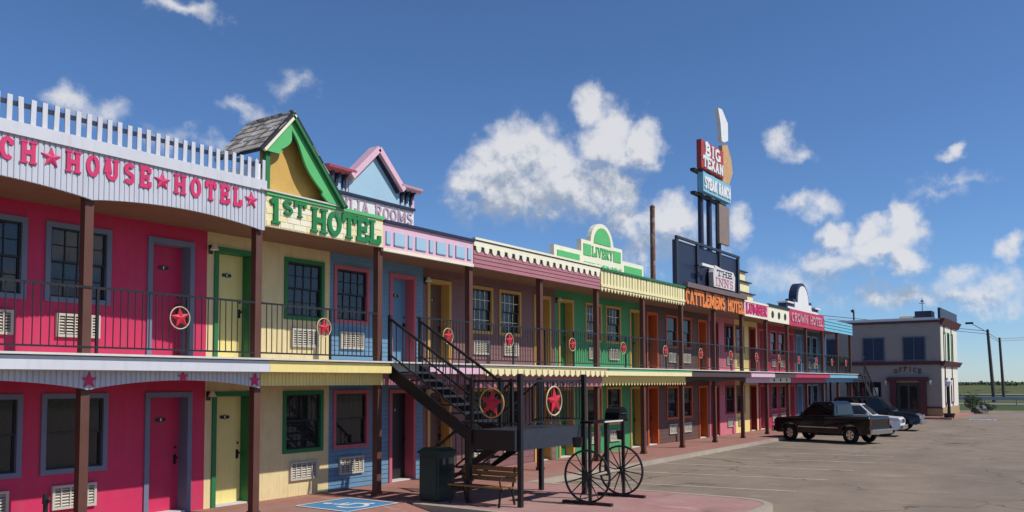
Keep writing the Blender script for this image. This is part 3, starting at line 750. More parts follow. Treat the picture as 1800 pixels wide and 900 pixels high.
# --- pale pink fascia with blue panels
sec = section('rooming_front', 'blue clapboard motel front with pale pink fascia of small blue panels behind the staircase', [2], blue, (rose, doorblue), doors={(2, 0): mat('dark_doorway', (.02, .02, .025), .5)}, gap=(13.72, 14.86),  # near-black lower leaf: darkness of the open doorway put into its colour
              curtains={(2, 1): mat('patterned_curtain', (.34, .27, .22), .9, var=.5, scale=12)})
xa, xb = sb(2) + .003, sb(3) - .003
fa = board('upper_fascia', xa, xb, 5.33, 5.96, -.14, -.085, palepink, sec)
obj('top_trim', MB().box(xa, xb, -.2, -.08, 5.96, 6.02), navy, fa)
obj('edge_trim', MB().box(xa, xb, -.16, -.142, 5.33, 5.40), ivory, fa)
x = xa + .1; wid = [.13, .34, .13, .34, .13, .34, .13, .34, .13]; gp = (xb - xa - .2 - sum(wid)) / 8
for w in wid:
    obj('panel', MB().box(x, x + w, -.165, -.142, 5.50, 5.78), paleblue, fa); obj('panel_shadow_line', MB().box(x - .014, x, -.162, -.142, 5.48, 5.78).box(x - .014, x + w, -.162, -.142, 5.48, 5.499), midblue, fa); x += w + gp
lf = lower_fascia(sec, xa, xb, mauve, mauve, 2.40, cornice=False)
obj('cornice', MB().box(14.9, xb, -.42, -.202, 2.655, 2.80), palepink, lf)
# victorian parapet above it
pd = thing('parapet_gable', 'pale blue and pink peaked false front with dark brackets and lettered strip on the roof', 'parapet', (13.65, .2, 6.05))
x0, x1, y = 12.2, 15.02, .2
obj('letter_strip', MB().box(x0, x1, y, y + .06, 6.06, 6.46), white, pd)
letters('OVLIA ROOMS', x0 + .22, x1 - .04, 6.11, .3, y, mat('faded_mauve_letters', (.42, .30, .38), .7, var=.3), pd, stroke=.17, depth=.02)
obj('dark_rail', MB().box(x0, x1, y - .06, y + .06, 6.462, 6.52), navy, pd)
obj('panel', MB().box(x0, x1, y, y + .06, 6.522, 6.86), paleblue, pd)
for s_ in (x0 + .02, 12.82, 14.34, x1 - .12):
    obj('pilaster', MB().box(s_, s_ + .1, y - .03, y - .002, 6.522, 6.86), palepink, pd)
for s_ in (12.3, 12.5, 12.7, 14.54, 14.7, 14.86):
    obj('bracket', MB().prism([(y - .16, 6.86), (y - .002, 6.86), (y - .002, 6.6), (y - .05, 6.6), (y - .06, 6.74)], 'X', s_, s_ + .06), navy, pd)
ap, hb = 7.60, .78
obj('gable_panel', MB().prism([(13.65 - hb, 6.5221), (13.65 + hb, 6.5221), (13.65 + hb, 6.86), (13.65, ap), (13.65 - hb, 6.86)], 'Y', y - .05, y - .032), paleblue, pd)
for sgn in (-1, 1):
    a = (13.65, ap + .02); b = (13.65 + sgn * (hb + .04), 6.84)
    L_ = MB().ribbon([a, b], .13, y - .22, y + .06); obj('raking_cornice', L_, palepink, pd)
    L_ = MB().ribbon([(13.65, ap - .08), (13.65 + sgn * (hb - .05), 6.78)], .05, y - .12, y - .051); obj('raking_mould', L_, navy if sgn > 0 else ivory, pd)
    xx = (x0 - .06, 13.65 - hb + .06) if sgn < 0 else (13.65 + hb - .06, x1 + .07)
    obj('eave_cornice', MB().prism([(y - .24, 6.97), (y + .06, 7.0), (y + .06, 6.862), (y - .13, 6.862), (y - .22, 6.92)], 'X', *xx), rose if sgn < 0 else palepink, pd)

# --- mauve fascia with ivory scallops
sec = section('motel_front', 'dark brown motel front with mauve fascia under a row of ivory scallops', [3, 4], brown, (gold, doorbrown),
              curtains={(3, 1): mat('blue_curtain', (.2, .23, .27), .9, var=.4, scale=9), (4, 1): mat('striped_curtain', (.3, .3, .32), .9, var=.7, scale=14)})
xa, xb = sb(3) + .003, sb(5) - .003
fa = None
for i in range(4):
    z = 5.34 + i * .105
    q = MB().prism([(-.15 - .018, z), (-.15 + .0, z + .104), (-.1, z + .104), (-.1, z)], 'X', xa, xb)
    if fa is None: fa = obj('upper_fascia', q, mauve, sec)
    else: obj('clapboard', q, mauve, fa)
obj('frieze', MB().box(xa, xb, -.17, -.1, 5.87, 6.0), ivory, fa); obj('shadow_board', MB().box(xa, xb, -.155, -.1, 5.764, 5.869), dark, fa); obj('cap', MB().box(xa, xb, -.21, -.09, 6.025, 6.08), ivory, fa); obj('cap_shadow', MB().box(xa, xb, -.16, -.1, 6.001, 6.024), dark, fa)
n = 19; p = (xb - xa) / n
for i in range(n):
    def mk():
        pts = [(p * .3, .0), (p * .3, -.05)] + [(0 + p * .3 * math.cos(R(a)), -.05 + .11 * math.sin(R(a))) for a in range(-15, -180, -30)] + [(-p * .3, -.05), (-p * .3, 0)]
        return MB().prism(pts, 'Y', -.025, 0)
    inst('scallop', 'scallop', mk, ivory, (xa + p * (i + .5), -.158, 5.869), fa)
lf = lower_fascia(sec, xa, xb, cream, mauve, 2.32, rib=False, y=-.2)
n = 22; p2 = (xb - xa) / n
for i in range(n):
    def mk():
        return MB().prism([(p2 * .34, .15), (p2 * .34, .04), (p2 * .16, -.02), (0, -.03), (-p2 * .16, -.02), (-p2 * .34, .04), (-p2 * .34, .15)], 'Y', -.03, 0)
    inst('scallop', 'scallop2', mk, cream, (xa + p2 * (i + .5), -.425, 2.64), lf)

# --- green front with pickets
sec = section('motel_front', 'green motel front with cream picket fascia and green top edge', [5, 6], green, (gold, dkgreen))
xa, xb = sb(5) + .003, sb(7) - .003
fa = board('upper_fascia', xa, xb, 5.46, 5.96, -.14, -.09, mat('pale_green_shade', (.45, .50, .25), .6, var=.06), sec)  # backing board takes the pale green shadow between the pickets as its colour
obj('top_trim', MB().box(xa, xb, -.22, -.08, 5.96, 6.03), dkgreen, fa)
n = 30; p = (xb - xa) / n
for i in range(n):
    def mk():
        w = p * .36
        return MB().prism([(w, .66), (w, .1), (0, 0), (-w, .1), (-w, .66)], 'Y', -.03, 0)
    inst('picket', 'fpicket', mk, cream, (xa + p * (i + .5), -.1425, 5.29), fa)
obj('cross_rail', MB().box(xa, xb, -.2, -.174, 5.44, 5.52), cream, fa)
lf = lower_fascia(sec, xa, xb, cream, ycream, 2.40, rib=True)
obj('green_strip', MB().box(xa, xb, -.43, -.421, 2.8, 2.86), brightgreen, lf)
for i in range(n):
    def mk():
        w = p * .34
        return MB().prism([(w, .1), (w, .03), (0, -.05), (-w, .03), (-w, .1)], 'Y', -.02, 0)
    inst('picket', 'lpicket', mk, ycream, (xa + p * (i + .5), -.163, 2.38), lf)
# stepped and arched parapet
ar = thing('arched_parapet', 'stepped green false front with cream edging and a round arch on top', 'parapet', (24.2, .2, 5.9))
y = .2; ac_ = 24.2
def steps(e):   # outline, shrunk by e
    pts = [(21.25 + e, 5.87), (27.2 - e, 5.87), (27.2 - e, 6.52 - e), (25.6 - e, 6.52 - e), (25.6 - e, 6.9 - e), (24.98 - e, 6.9 - e)]
    pts += [(ac_ + (.75 - e) * math.cos(R(a)), 6.9 - e + (.66) * math.sin(R(a))) for a in range(15, 180, 15)]
    pts += [(23.45 + e, 6.9 - e), (22.85 + e, 6.9 - e), (22.85 + e, 6.52 - e), (21.25 + e, 6.52 - e)]
    return pts
obj('edging', MB().prism(steps(0), 'Y', y, y + .16), ivory, ar)
for a, b, c, d in ((21.42, 22.72, 6.1, 6.38), (25.74, 27.05, 6.1, 6.38), (22.98, 23.45, 6.42, 6.78), (24.95, 25.46, 6.42, 6.78), (23.0, 25.5, 6.05, 6.22)):
    obj('green_panel', MB().box(a, b, y - .02, y - .002, c, d), brightgreen, ar)
obj('arch_panel', MB().prism([(ac_ - .56, 6.88), (ac_ + .56, 6.88)] + [(ac_ + .56 * math.cos(R(a)), 6.88 + .54 * math.sin(R(a))) for a in range(15, 180, 15)], 'Y', y - .02, y - .002), brightgreen, ar)
letters('LIVERY', 23.5, 24.92, 6.44, .32, y - .002, brightgreen, ar, stroke=.19, depth=.02)
letters('STABLE', 23.6, 25.4, 6.07, .13, y - .021, ivory, ar, stroke=.22, depth=.012)

# --- cattlemens front
sec = section('motel_front', 'dark umber motel front with orange lettered fascia and orange door trim', [7, 8], brown2, (orange, doorbrown))
xa, xb = sb(7) + .003, sb(9) - .003
fa = board('upper_fascia', xa, xb, 5.36, 6.02, -.14, -.09, umber, sec)
obj('top_trim', MB().box(xa, xb, -.3, -.08, 6.02, 6.2), mat('taupe_paint', (.16, .11, .11), .6), fa)
letters('CATTLEMENS HOTEL', xa + .08, xb - .08, 5.40, .58, -.142, orangelet, fa, stroke=.22, serif=.3)
lf = lower_fascia(sec, xa, xb, umber, umber, 2.42, arch=.1, rib=False)
bd = thing('roof_signboard', 'large dark navy board standing on the roof above orange lettering', 'signboard', (33.3, .25, 6.2))
obj('board', MB().box(29.9, 36.7, .2, .3, 5.95, 7.85), navy, bd)
for x in (29.9, 31.9, 34.3, 36.5): obj('frame_upright', MB().box(x, x + .2, .12, .198, 5.95, 7.9), ironblue, bd)
obj('top_rail', MB().box(29.9, 36.7, .1, .198, 7.905, 8.0), ironblue, bd)
obj('lamp_bar', MB().box(31.5, 32.7, -.25, -.13, 7.0, 7.1), white, bd)
for x in (31.8, 32.4): obj('arm', MB().bar((x, -.19, 7.05), (x, .2, 7.05), .04, .04), iron, bd)
wb = thing('box_sign', 'white lettered box sign in front of the dark roof board', 'sign', (34.2, -.1, 6.25))
obj('case', MB().prism([(33.0, 6.32), (35.4, 6.32), (35.45, 6.9), (35.25, 7.1), (33.9, 7.12), (33.2, 7.2), (32.95, 6.9)], 'Y', -.12, .08), mat('weathered_sign_white', (.6, .57, .56), .7, var=.25, scale=5, streak=.5), wb)
obj('support', MB().box(33.2, 33.3, -.05, .0, 6.201, 6.32).box(35.1, 35.2, -.05, 0, 6.201, 6.32), iron, wb)
letters('THE', 33.3, 35.1, 6.8, .24, -.12, navy, wb, stroke=.16, depth=.012)
letters('INNS', 33.15, 35.25, 6.38, .34, -.12, mat('faded_rose_letters', (.5, .2, .26), .7, var=.3), wb, stroke=.16, depth=.012)

# --- pink lettered bay
sec = section('motel_front', 'narrow rose motel front with pink lettered fascia between umber and yellow fronts', [9], rosewall, (darkred, darkred))
xa, xb = sb(9) + .003, sb(10) - .003
fa = board('upper_fascia', xa, xb, 5.34, 6.05, -.14, -.09, palepink, sec)
obj('edge_trim', MB().box(xa, xb, -.17, -.142, 5.34, 5.42).box(xa, xb, -.17, -.142, 5.97, 6.05), ivory, fa)
letters('LUMBER', xa + .2, xb - .2, 5.48, .44, -.142, letterpink, fa, stroke=.2)
lower_fascia(sec, xa, xb, palepink, palepink, 2.40, rib=False)
tp = thing('stepped_parapet', 'cream stepped parapet with dark ledges beside the navy roof board', 'parapet', (37.6, .3, 5.9))
for i, (a, b, z0, z1) in enumerate(((36.75, 38.9, 5.87, 6.45), (36.75, 38.4, 6.5, 6.95), (36.75, 37.9, 7.0, 7.4))):
    obj('tier', MB().box(a, b, .3, .9, z0, z1), cream, tp); obj('ledge', MB().box(a - .05, b + .12, .2, .95, z1 + .001, z1 + .049), dark, tp)
# --- yellow bay with three dark holes
sec = section('motel_front', 'narrow yellow motel front whose cream fascia has three dark round holes', [10], ycream, (darkred, doorbrown))
xa, xb = sb(10) + .003, sb(11) - .003
fa = board('upper_fascia', xa, xb, 5.30, 6.0, -.14, -.09, ivory, sec)
obj('top_trim', MB().box(xa, xb, -.19, -.08, 6.0, 6.12), dark, fa)
for i in range(3):
    obj('round_vent', MB().tube((xa + .65 + i * .97, -.139, 5.64), (xa + .65 + i * .97, -.16, 5.64), .17, n=16), dark, fa)
lf = lower_fascia(sec, xa, xb, umber, ivory, 2.40, rib=False)
for i in range(3):
    obj('round_vent', MB().tube((xa + .65 + i * .97, -.159, 2.52), (xa + .65 + i * .97, -.175, 2.52), .08, n=16), dark, lf)
# --- crimson
sec = section('motel_front', 'crimson motel front with crimson lettered fascia below the white arch', [11, 12], crimson, (rose, darkred))
xa, xb = sb(11) + .003, sb(13) - .003
fa = board('upper_fascia', xa, xb, 5.28, 6.12, -.14, -.09, crimfas, sec)
letters('CROWN HOTEL', xa + .3, xb - .3, 5.5, .45, -.142, mat('faded_pink_letters', (.62, .3, .34), .6), fa, stroke=.2)
lower_fascia(sec, xa, xb, crimfas, crimfas, 2.38, rib=False)
ca = thing('arch_parapet', 'white stepped arch with navy edging above crimson fascia', 'parapet', (46.2, .1, 5.9))
ac_ = 46.2; y = .1
def outline(e):
    return [(43.3 + e, 5.87), (49.2 - e, 5.87), (49.2 - e, 6.45 - e), (47.9 - e, 6.45 - e), (47.9 - e, 6.75 - e), (47.35 - e, 6.75 - e)] + [(ac_ + (1.15 - e) * math.cos(R(a)), 6.75 - e + .95 * math.sin(R(a))) for a in range(15, 180, 15)] + [(45.05 + e, 6.75 - e), (44.5 + e, 6.75 - e), (44.5 + e, 6.45 - e), (43.3 + e, 6.45 - e)]
obj('edging', MB().prism(outline(0), 'Y', y, y + .4), navy, ca)
obj('face', MB().prism(outline(.16), 'Y', y - .04, y - .002), white, ca)
for a_, b_ in ((43.2, 44.3), (48.2, 49.3)): obj('cap', MB().box(a_, b_, y - .12, y + .45, 6.452, 6.53), white, ca)
# --- blue end
sec = section('motel_front', 'slate blue end of the row with sky blue fascia by the far stairs', [13, 14], slate, (midblue, doorblue))
xa, xb = sb(13) + .003, sb(15) - .003
fa = board('upper_fascia', xa, xb, 5.32, 6.0, -.14, -.09, skyfas, sec)
for z in (5.32, 5.5, 5.68, 5.86): obj('clapboard', MB().prism([(-.17, z), (-.142, z + .14), (-.141, z)], 'X', xa, xb), skyfas, fa)
lower_fascia(sec, xa, xb, skyfas, doorblue, 2.40, rib=False)
obj('end_wall', MB().box(xb, xb + .15, YW, 9, 0, 5.9), slate, sec)
make_post(sec, sb(15) - .1)

# ---------------------------------------------------------------- star ornaments on the balcony railing
mat('ring_cream', (.62, .50, .30), .6, var=.15)
def ornament(name, label, c, r, axis='Y', group='star ornaments on the balcony railing', ringm=None):
    t = thing(name, label, 'ornament', c, group)
    x, y, z = c
    if axis == 'Y':
        obj('ring', MB().ring(c, 'Y', r * .94, r * .05), ringm or MATS['ring_cream'], t, smooth=True)
        obj('star', star_mb(x, z, r * .9, y - .02, y + .012, .035, rot=8), redstar, t)
    else:
        obj('ring', MB().ring(c, 'X', r * .94, r * .05), ringm or MATS['ring_cream'], t, smooth=True)
        m = star_mb(y, z, r * .9, x - .02, x + .012, .035, rot=8); m.v = [(b, a, c_) for a, b, c_ in m.v]
        obj('star', m, redstar, t)
    return t
where = {0: 'hot pink room beside its door', 1: 'yellow room with the green window', 2: 'blue room by the stair head', 3: 'dark brown room nearest the stairs', 4: 'brown room next to the green front',
         5: 'green front, nearer half', 6: 'green front, farther half', 7: 'umber room nearest the green front', 8: 'umber room below the dark roof board', 9: 'narrow rose room',
         10: 'narrow yellow far room', 11: 'crimson room, nearer half', 12: 'crimson room, farther half', 13: 'slate blue room, nearer half', 14: 'slate blue room at the row end'}
for b in range(0, 15):
    x = sb(b) + 1.58 if b != 2 else 15.9
    ornament('star_ornament', 'ringed red star on the railing before the ' + where[b], (x, -.13, 3.56), .2)

# ---------------------------------------------------------------- the steel staircase on the island
st = thing('steel_staircase', 'black steel switchback staircase from the red island up to the balcony', 'staircase', (14.8, -2.0, 0))
FX0, FX1, LZ, LY0, LY1, LX0, LX1 = 13.78, 14.82, 1.5, -3.45, -2.45, 13.85, 16.5
def flight(x0, x1, ya, za, yb, zb, n, nm):
    """treads and stringers from the top (ya, za) to the foot (yb, zb)."""
    fl = None
    for x in (x0, x1 - .05):
        q = [(ya, za - .02), (yb, zb - .02), (yb, zb - .30 if zb > .4 else zb), (ya, za - .32)]
        o = obj('stringer', MB().prism(q, 'X', x, x + .05), iron, st)
        fl = fl or o
    dy = (yb - ya) / n; dz = (zb - za) / n
    for i in range(1, n):
        y = ya + dy * i; z = za + dz * i
        obj('tread', MB().box(x0 + .052, x1 - .052, min(y, y + dy * .95), max(y, y + dy * .95), z - .045, z), ironblue, fl)
    return fl
f1 = flight(FX0, FX1, -.2, FLOOR - .04, LY1, LZ, 8, 'up')
f2 = flight(15.2, 16.3, LY1, LZ, -.35, 0.0, 8, 'down')
def rail_run(x, ya, za, yb, zb, h=.95, nb=12, ends=(True, True), ext=0.0):
    r = obj('handrail', MB().bar((x, ya, za + h), (x, yb, zb + h), .05, .05), iron, st)
    obj('lower_rail', MB().bar((x, ya, za + .16), (x, yb, zb + .16), .03, .035), iron, r)
    for i in range(1, nb):
        t = i / nb; y = ya + (yb - ya) * t; z = za + (zb - za) * t
        obj('baluster', MB().box(x - .009, x + .009, y - .009, y + .009, z + .16, z + h), iron, r)
    for e, y, z in ((ends[0], ya, za), (ends[1], yb, zb)):
        if e: obj('newel', MB().box(x - .035, x + .035, y - .035, y + .035, z - .05, z + h + .08), iron, r)
rail_run(FX0 + .02, -.2, FLOOR, LY1, LZ + .02); rail_run(FX1 - .02, -.2, FLOOR, LY1, LZ + .02)
rail_run(15.22, LY1, LZ, -.4, .05, ends=(True, True)); rail_run(16.28, LY1, LZ, -.4, .05)
# landing
ld = obj('landing', MB().box(LX0, LX1, LY0, LY1, LZ - .06, LZ), ironblue, st)
obj('landing_panel', MB().box(LX0, LX1, LY0 - .03, LY0 - .002, LZ - .40, LZ + .0), ironblue, ld)
obj('landing_panel', MB().box(LX0 - .03, LX0 - .002, LY0 - .03, LY1, LZ - .40, LZ + .0), iron, ld)
obj('landing_panel', MB().box(LX1 + .002, LX1 + .03, LY0, LY1, LZ - .30, LZ + .0), iron, ld)
for (x, y, top) in ((LX0 + .12, LY0 - .07, 2.62), (LX1 - .02, LY0 - .07, 2.62), (LX1 - .02, LY1 + .06, 2.55), (LX0 + .12, LY1 + .2, LZ - .07)):
    obj('column', MB().box(x - .045, x + .045, y - .045 + .0, y + .045, 0.0, top), iron, st)
def flat_rail(p0, p1, n):
    r = obj('landing_rail', MB().bar((*p0, LZ + .98), (*p1, LZ + .98), .045, .045), iron, st)
    obj('lower_rail', MB().bar((*p0, LZ + .14), (*p1, LZ + .14), .03, .03), iron, r)
    for i in range(1, n):
        x = p0[0] + (p1[0] - p0[0]) * i / n; y = p0[1] + (p1[1] - p0[1]) * i / n
        obj('baluster', MB().box(x - .009, x + .009, y - .009, y + .009, LZ + .14, LZ + .98), iron, r)
flat_rail((LX0, LY0 - .02), (LX1, LY0 - .02), 20); flat_rail((LX0 - .01, LY0), (LX0 - .01, LY1), 8); flat_rail((LX1, LY0), (LX1, LY1), 8)
ornament('star_ornament', 'large red star in a cream ring on the sunlit side of the stair landing', (15.2, LY0 - .09, 2.06), .32, group='stars on the stair landing')
ornament('star_ornament', 'large shaded red star in a ring facing the bench on the stair landing', (LX0 - .08, -2.97, 2.04), .31, axis='X', group='stars on the stair landing', ringm=gold)

# ---------------------------------------------------------------- litter bin under the flight
bn = thing('litter_bin', 'dark green square litter bin under the black staircase', 'bin', (13.85, -1.5, 0))
bx, by = 13.85, -1.5
obj('body', MB().prism([(bx - .26, by - .26), (bx + .26, by - .26), (bx + .26, by + .26), (bx - .26, by + .26)], 'Z', .05, .98), bin_green, bn)
obj('base', MB().box(bx - .24, bx + .24, by - .24, by + .24, 0, .05), dark, bn)
lid = MB(); vs = [(bx + a * .29, by + b * .29, .981) for a, b in ((-1, -1), (1, -1), (1, 1), (-1, 1))] + [(bx + a * .29, by + b * .29, 1.03) for a, b in ((-1, -1), (1, -1), (1, 1), (-1, 1))] + [(bx + a * .2, by + b * .2, 1.1) for a, b in ((-1, -1), (1, -1), (1, 1), (-1, 1))]
lid.add(vs, [(3, 2, 1, 0), (8, 9, 10, 11)] + [(i, (i + 1) % 4, 4 + (i + 1) % 4, 4 + i) for i in range(4)] + [(4 + i, 4 + (i + 1) % 4, 8 + (i + 1) % 4, 8 + i) for i in range(4)])
obj('lid', lid, bin_green, bn)
obj('swing_flap', MB().box(bx - .2, bx + .2, by - .272, by - .261, .62, .88), dark, bn); obj('side_panel', MB().box(bx - .272, bx - .261, by - .2, by + .2, .14, .9), bin_green, bn)

# ---------------------------------------------------------------- bench
be = thing('park_bench', 'wooden slat bench with black iron legs beside the stair landing', 'bench', (14.0, -2.6, 0))
y0, y1 = -3.3, -1.92
for i in range(4):
    obj('seat_slat', MB().box(13.68 + i * .115, 13.775 + i * .115, y0, y1, .36 - i * .008, .39 - i * .008), bench_wood, be)
for i in range(3):
    z = .455 + i * .1; x = 14.13 + i * .03
    obj('back_slat', MB().add([(x, y0, z), (x + .02, y0, z - .004), (x + .045, y0, z + .084), (x + .025, y0, z + .088), (x, y1, z), (x + .02, y1, z - .004), (x + .045, y1, z + .084), (x + .025, y1, z + .088)],
        [(0, 1, 2, 3), (7, 6, 5, 4), (0, 4, 5, 1), (1, 5, 6, 2), (2, 6, 7, 3), (3, 7, 4, 0)]), bench_wood, be)
for y in (y0 + .08, y1 - .08):
    l = obj('leg', MB().bar((13.72, y, .35), (13.66, y, 0), .035, .035).bar((14.1, y, .34), (14.2, y, 0), .035, .035).bar((13.70, y, .34), (14.14, y, .325), .035, .03), iron, be)
    obj('back_support', MB().bar((14.13, y, .34), (14.23, y, .75), .03, .035), iron, l)
    pts = [(13.72, y, .38), (13.69, y, .50), (13.74, y, .565), (13.9, y, .57), (14.15, y, .55)]
    am = MB()
    for a, b in zip(pts, pts[1:]): am.tube(a, b, .016, n=8)
    obj('armrest', am, iron, l, smooth=True)

# ---------------------------------------------------------------- wagon-wheel stand
cw = thing('wagon_wheel_stand', 'two black wagon wheels on an axle carrying an iron shelf and box', 'wagon wheels', (15.8, -4.4, 0))
for wx in (15.06, 16.52):
    c = (wx, -4.4, .56); r = .53
    w = obj('wheel', MB().ring(c, 'X', r - .018, .024, n=48, m=6), iron, cw, smooth=True)
    obj('hub', MB().tube((wx - .09, -4.4, .56), (wx + .09, -4.4, .56), .07, n=14), iron, w, smooth=True)
    for i in range(14):
        a = 2 * math.pi * (i + .3) / 14
        obj('spoke', MB().tube((wx, -4.4 + .06 * math.cos(a), .56 + .06 * math.sin(a)), (wx, -4.4 + (r - .03) * math.cos(a), .56 + (r - .03) * math.sin(a)), .016, .011, n=6), iron, w)
    obj('foot', MB().box(wx - .05, wx + .05, -4.96, -3.84, 0, .055), iron, cw)
    obj('upright', MB().box(wx + .095, wx + .145, -4.43, -4.37, .0, 1.62), iron, cw)
obj('axle', MB().tube((15.0, -4.4, .56), (16.6, -4.4, .56), .03), mat('bare_wood', (.3, .26, .21), .8, var=.2), cw, smooth=True)
obj('upright', MB().box(15.85, 15.93, -4.44, -4.36, .5, 1.6), iron, cw)
obj('shelf', MB().box(15.05, 16.6, -4.55, -4.25, 1.615, 1.66), mat('sooty_iron', (.01, .01, .011), .85, spec=.1), cw)
obj('shelf_edge', MB().box(15.5, 16.3, -4.575, -4.552, 1.62, 1.65), slabw, cw)
bxm = MB().prism([(16.14, 1.661), (16.52, 1.661), (16.52, 1.80), (16.47, 1.88), (16.36, 1.92), (16.24, 1.88), (16.17, 1.80)], 'Y', -4.56, -4.22)
obj('fire_box', bxm, MATS['sooty_iron'], cw); obj('box_handle', MB().tube((16.22, -4.575, 1.78), (16.44, -4.575, 1.78), .014, n=8), ironblue, cw)
obj('hanging_pot', MB().tube((15.2, -4.1, 1.12), (15.2, -4.1, 1.32), .09, .11, n=14).tube((15.2, -4.1, 1.32), (15.2, -4.16, 1.62), .008, n=6), iron, cw)
obj('hanging_pot', MB().tube((16.72, -4.3, 1.2), (16.72, -4.3, 1.4), .08, .1, n=14).tube((16.72, -4.3, 1.4), (16.72, -4.3, 1.62), .008, n=6), iron, cw)
# a pipe bollard by the near pink room
bo = thing('water_standpipe', 'black standpipe with a tap in front of the pink room air conditioner', 'standpipe', (6.75, .35, 0))
obj('pipe', MB().tube((6.75, .35, 0), (6.75, .35, .62), .035), iron, bo, smooth=True); obj('tap_head', MB().tube((6.75, .35, .621), (6.75, .35, .76), .05, .04).tube((6.75, .35, .68), (6.75, .22, .66), .02), iron, bo, smooth=True)

# ---------------------------------------------------------------- vehicles
def wheel_parts(v, x, y, r, side, rimm=chrome):
    w = .22; x0 = x - w / 2
    n = 24; prof = [(0, r * .55), (0.01, r * .9), (.035, r), (w - .035, r), (w - .01, r * .9), (w, r * .55)]
    vs, fs = [], []
    for i in range(n):
        a = 2 * math.pi * i / n
        for t, q in prof: vs.append((x0 + t, y + q * math.cos(a), r + q * math.sin(a)))
    k = len(prof)
    for i in range(n):
        for j in range(k - 1): fs.append((i * k + j, i * k + j + 1, ((i + 1) % n) * k + j + 1, ((i + 1) % n) * k + j))
    t = obj('wheel', MB().add(vs, fs), tyre, v, smooth=True)
    xo = x + side * (w / 2 - .03)
    m = MB().tube((xo - side * .05, y, r), (xo, y, r), r * .62, r * .56, n=20).tube((xo - .001 * side, y, r), (xo + side * .03, y, r), r * .17, r * .12, n=12)
    obj('rim', m, rimm, t)
    for i in range(5):
        a = 2 * math.pi * i / 5
        obj('rim_hole', MB().tube((xo - side * .01, y + r * .36 * math.cos(a), r + r * .36 * math.sin(a)), (xo + side * .002, y + r * .36 * math.cos(a), r + r * .36 * math.sin(a)), r * .11, n=8), dark, t)
def loft(prof, w, tw=None, n=0):
    """side profile [(y, z, halfwidth)] closed loop swept across, each point with its own half width, edges rounded by a bevel."""
    k = len(prof); vs = [(-h, y, z) for y, z, h in prof] + [(h, y, z) for y, z, h in prof]
    fs = [tuple(range(k)), tuple(reversed(range(k, 2 * k)))] + [(i, k + i, k + (i + 1) % k, (i + 1) % k) for i in range(k)]
    return MB().add(vs, fs)
def bevel(o, w=.03, s=2):
    b = o.modifiers.new('bevel', 'BEVEL'); b.width = w; b.segments = s; b.limit_method = 'ANGLE'; b.angle_limit = R(25); return o
def arch_cut(y, r, z0, n=8):
    return [(y + r * math.cos(R(180 - 180 * i / n)), z0 + r * math.sin(R(180 * i / n))) for i in range(n + 1)]
def body_profile(pts, wheels, r, zb, hw):
    """lower edge runs from nose to tail with wheel arches, then pts go back along the top."""
    lo = []
    for wy in wheels:
        lo += [(y, z, hw) for y, z in arch_cut(wy, r, zb)]
    return lo
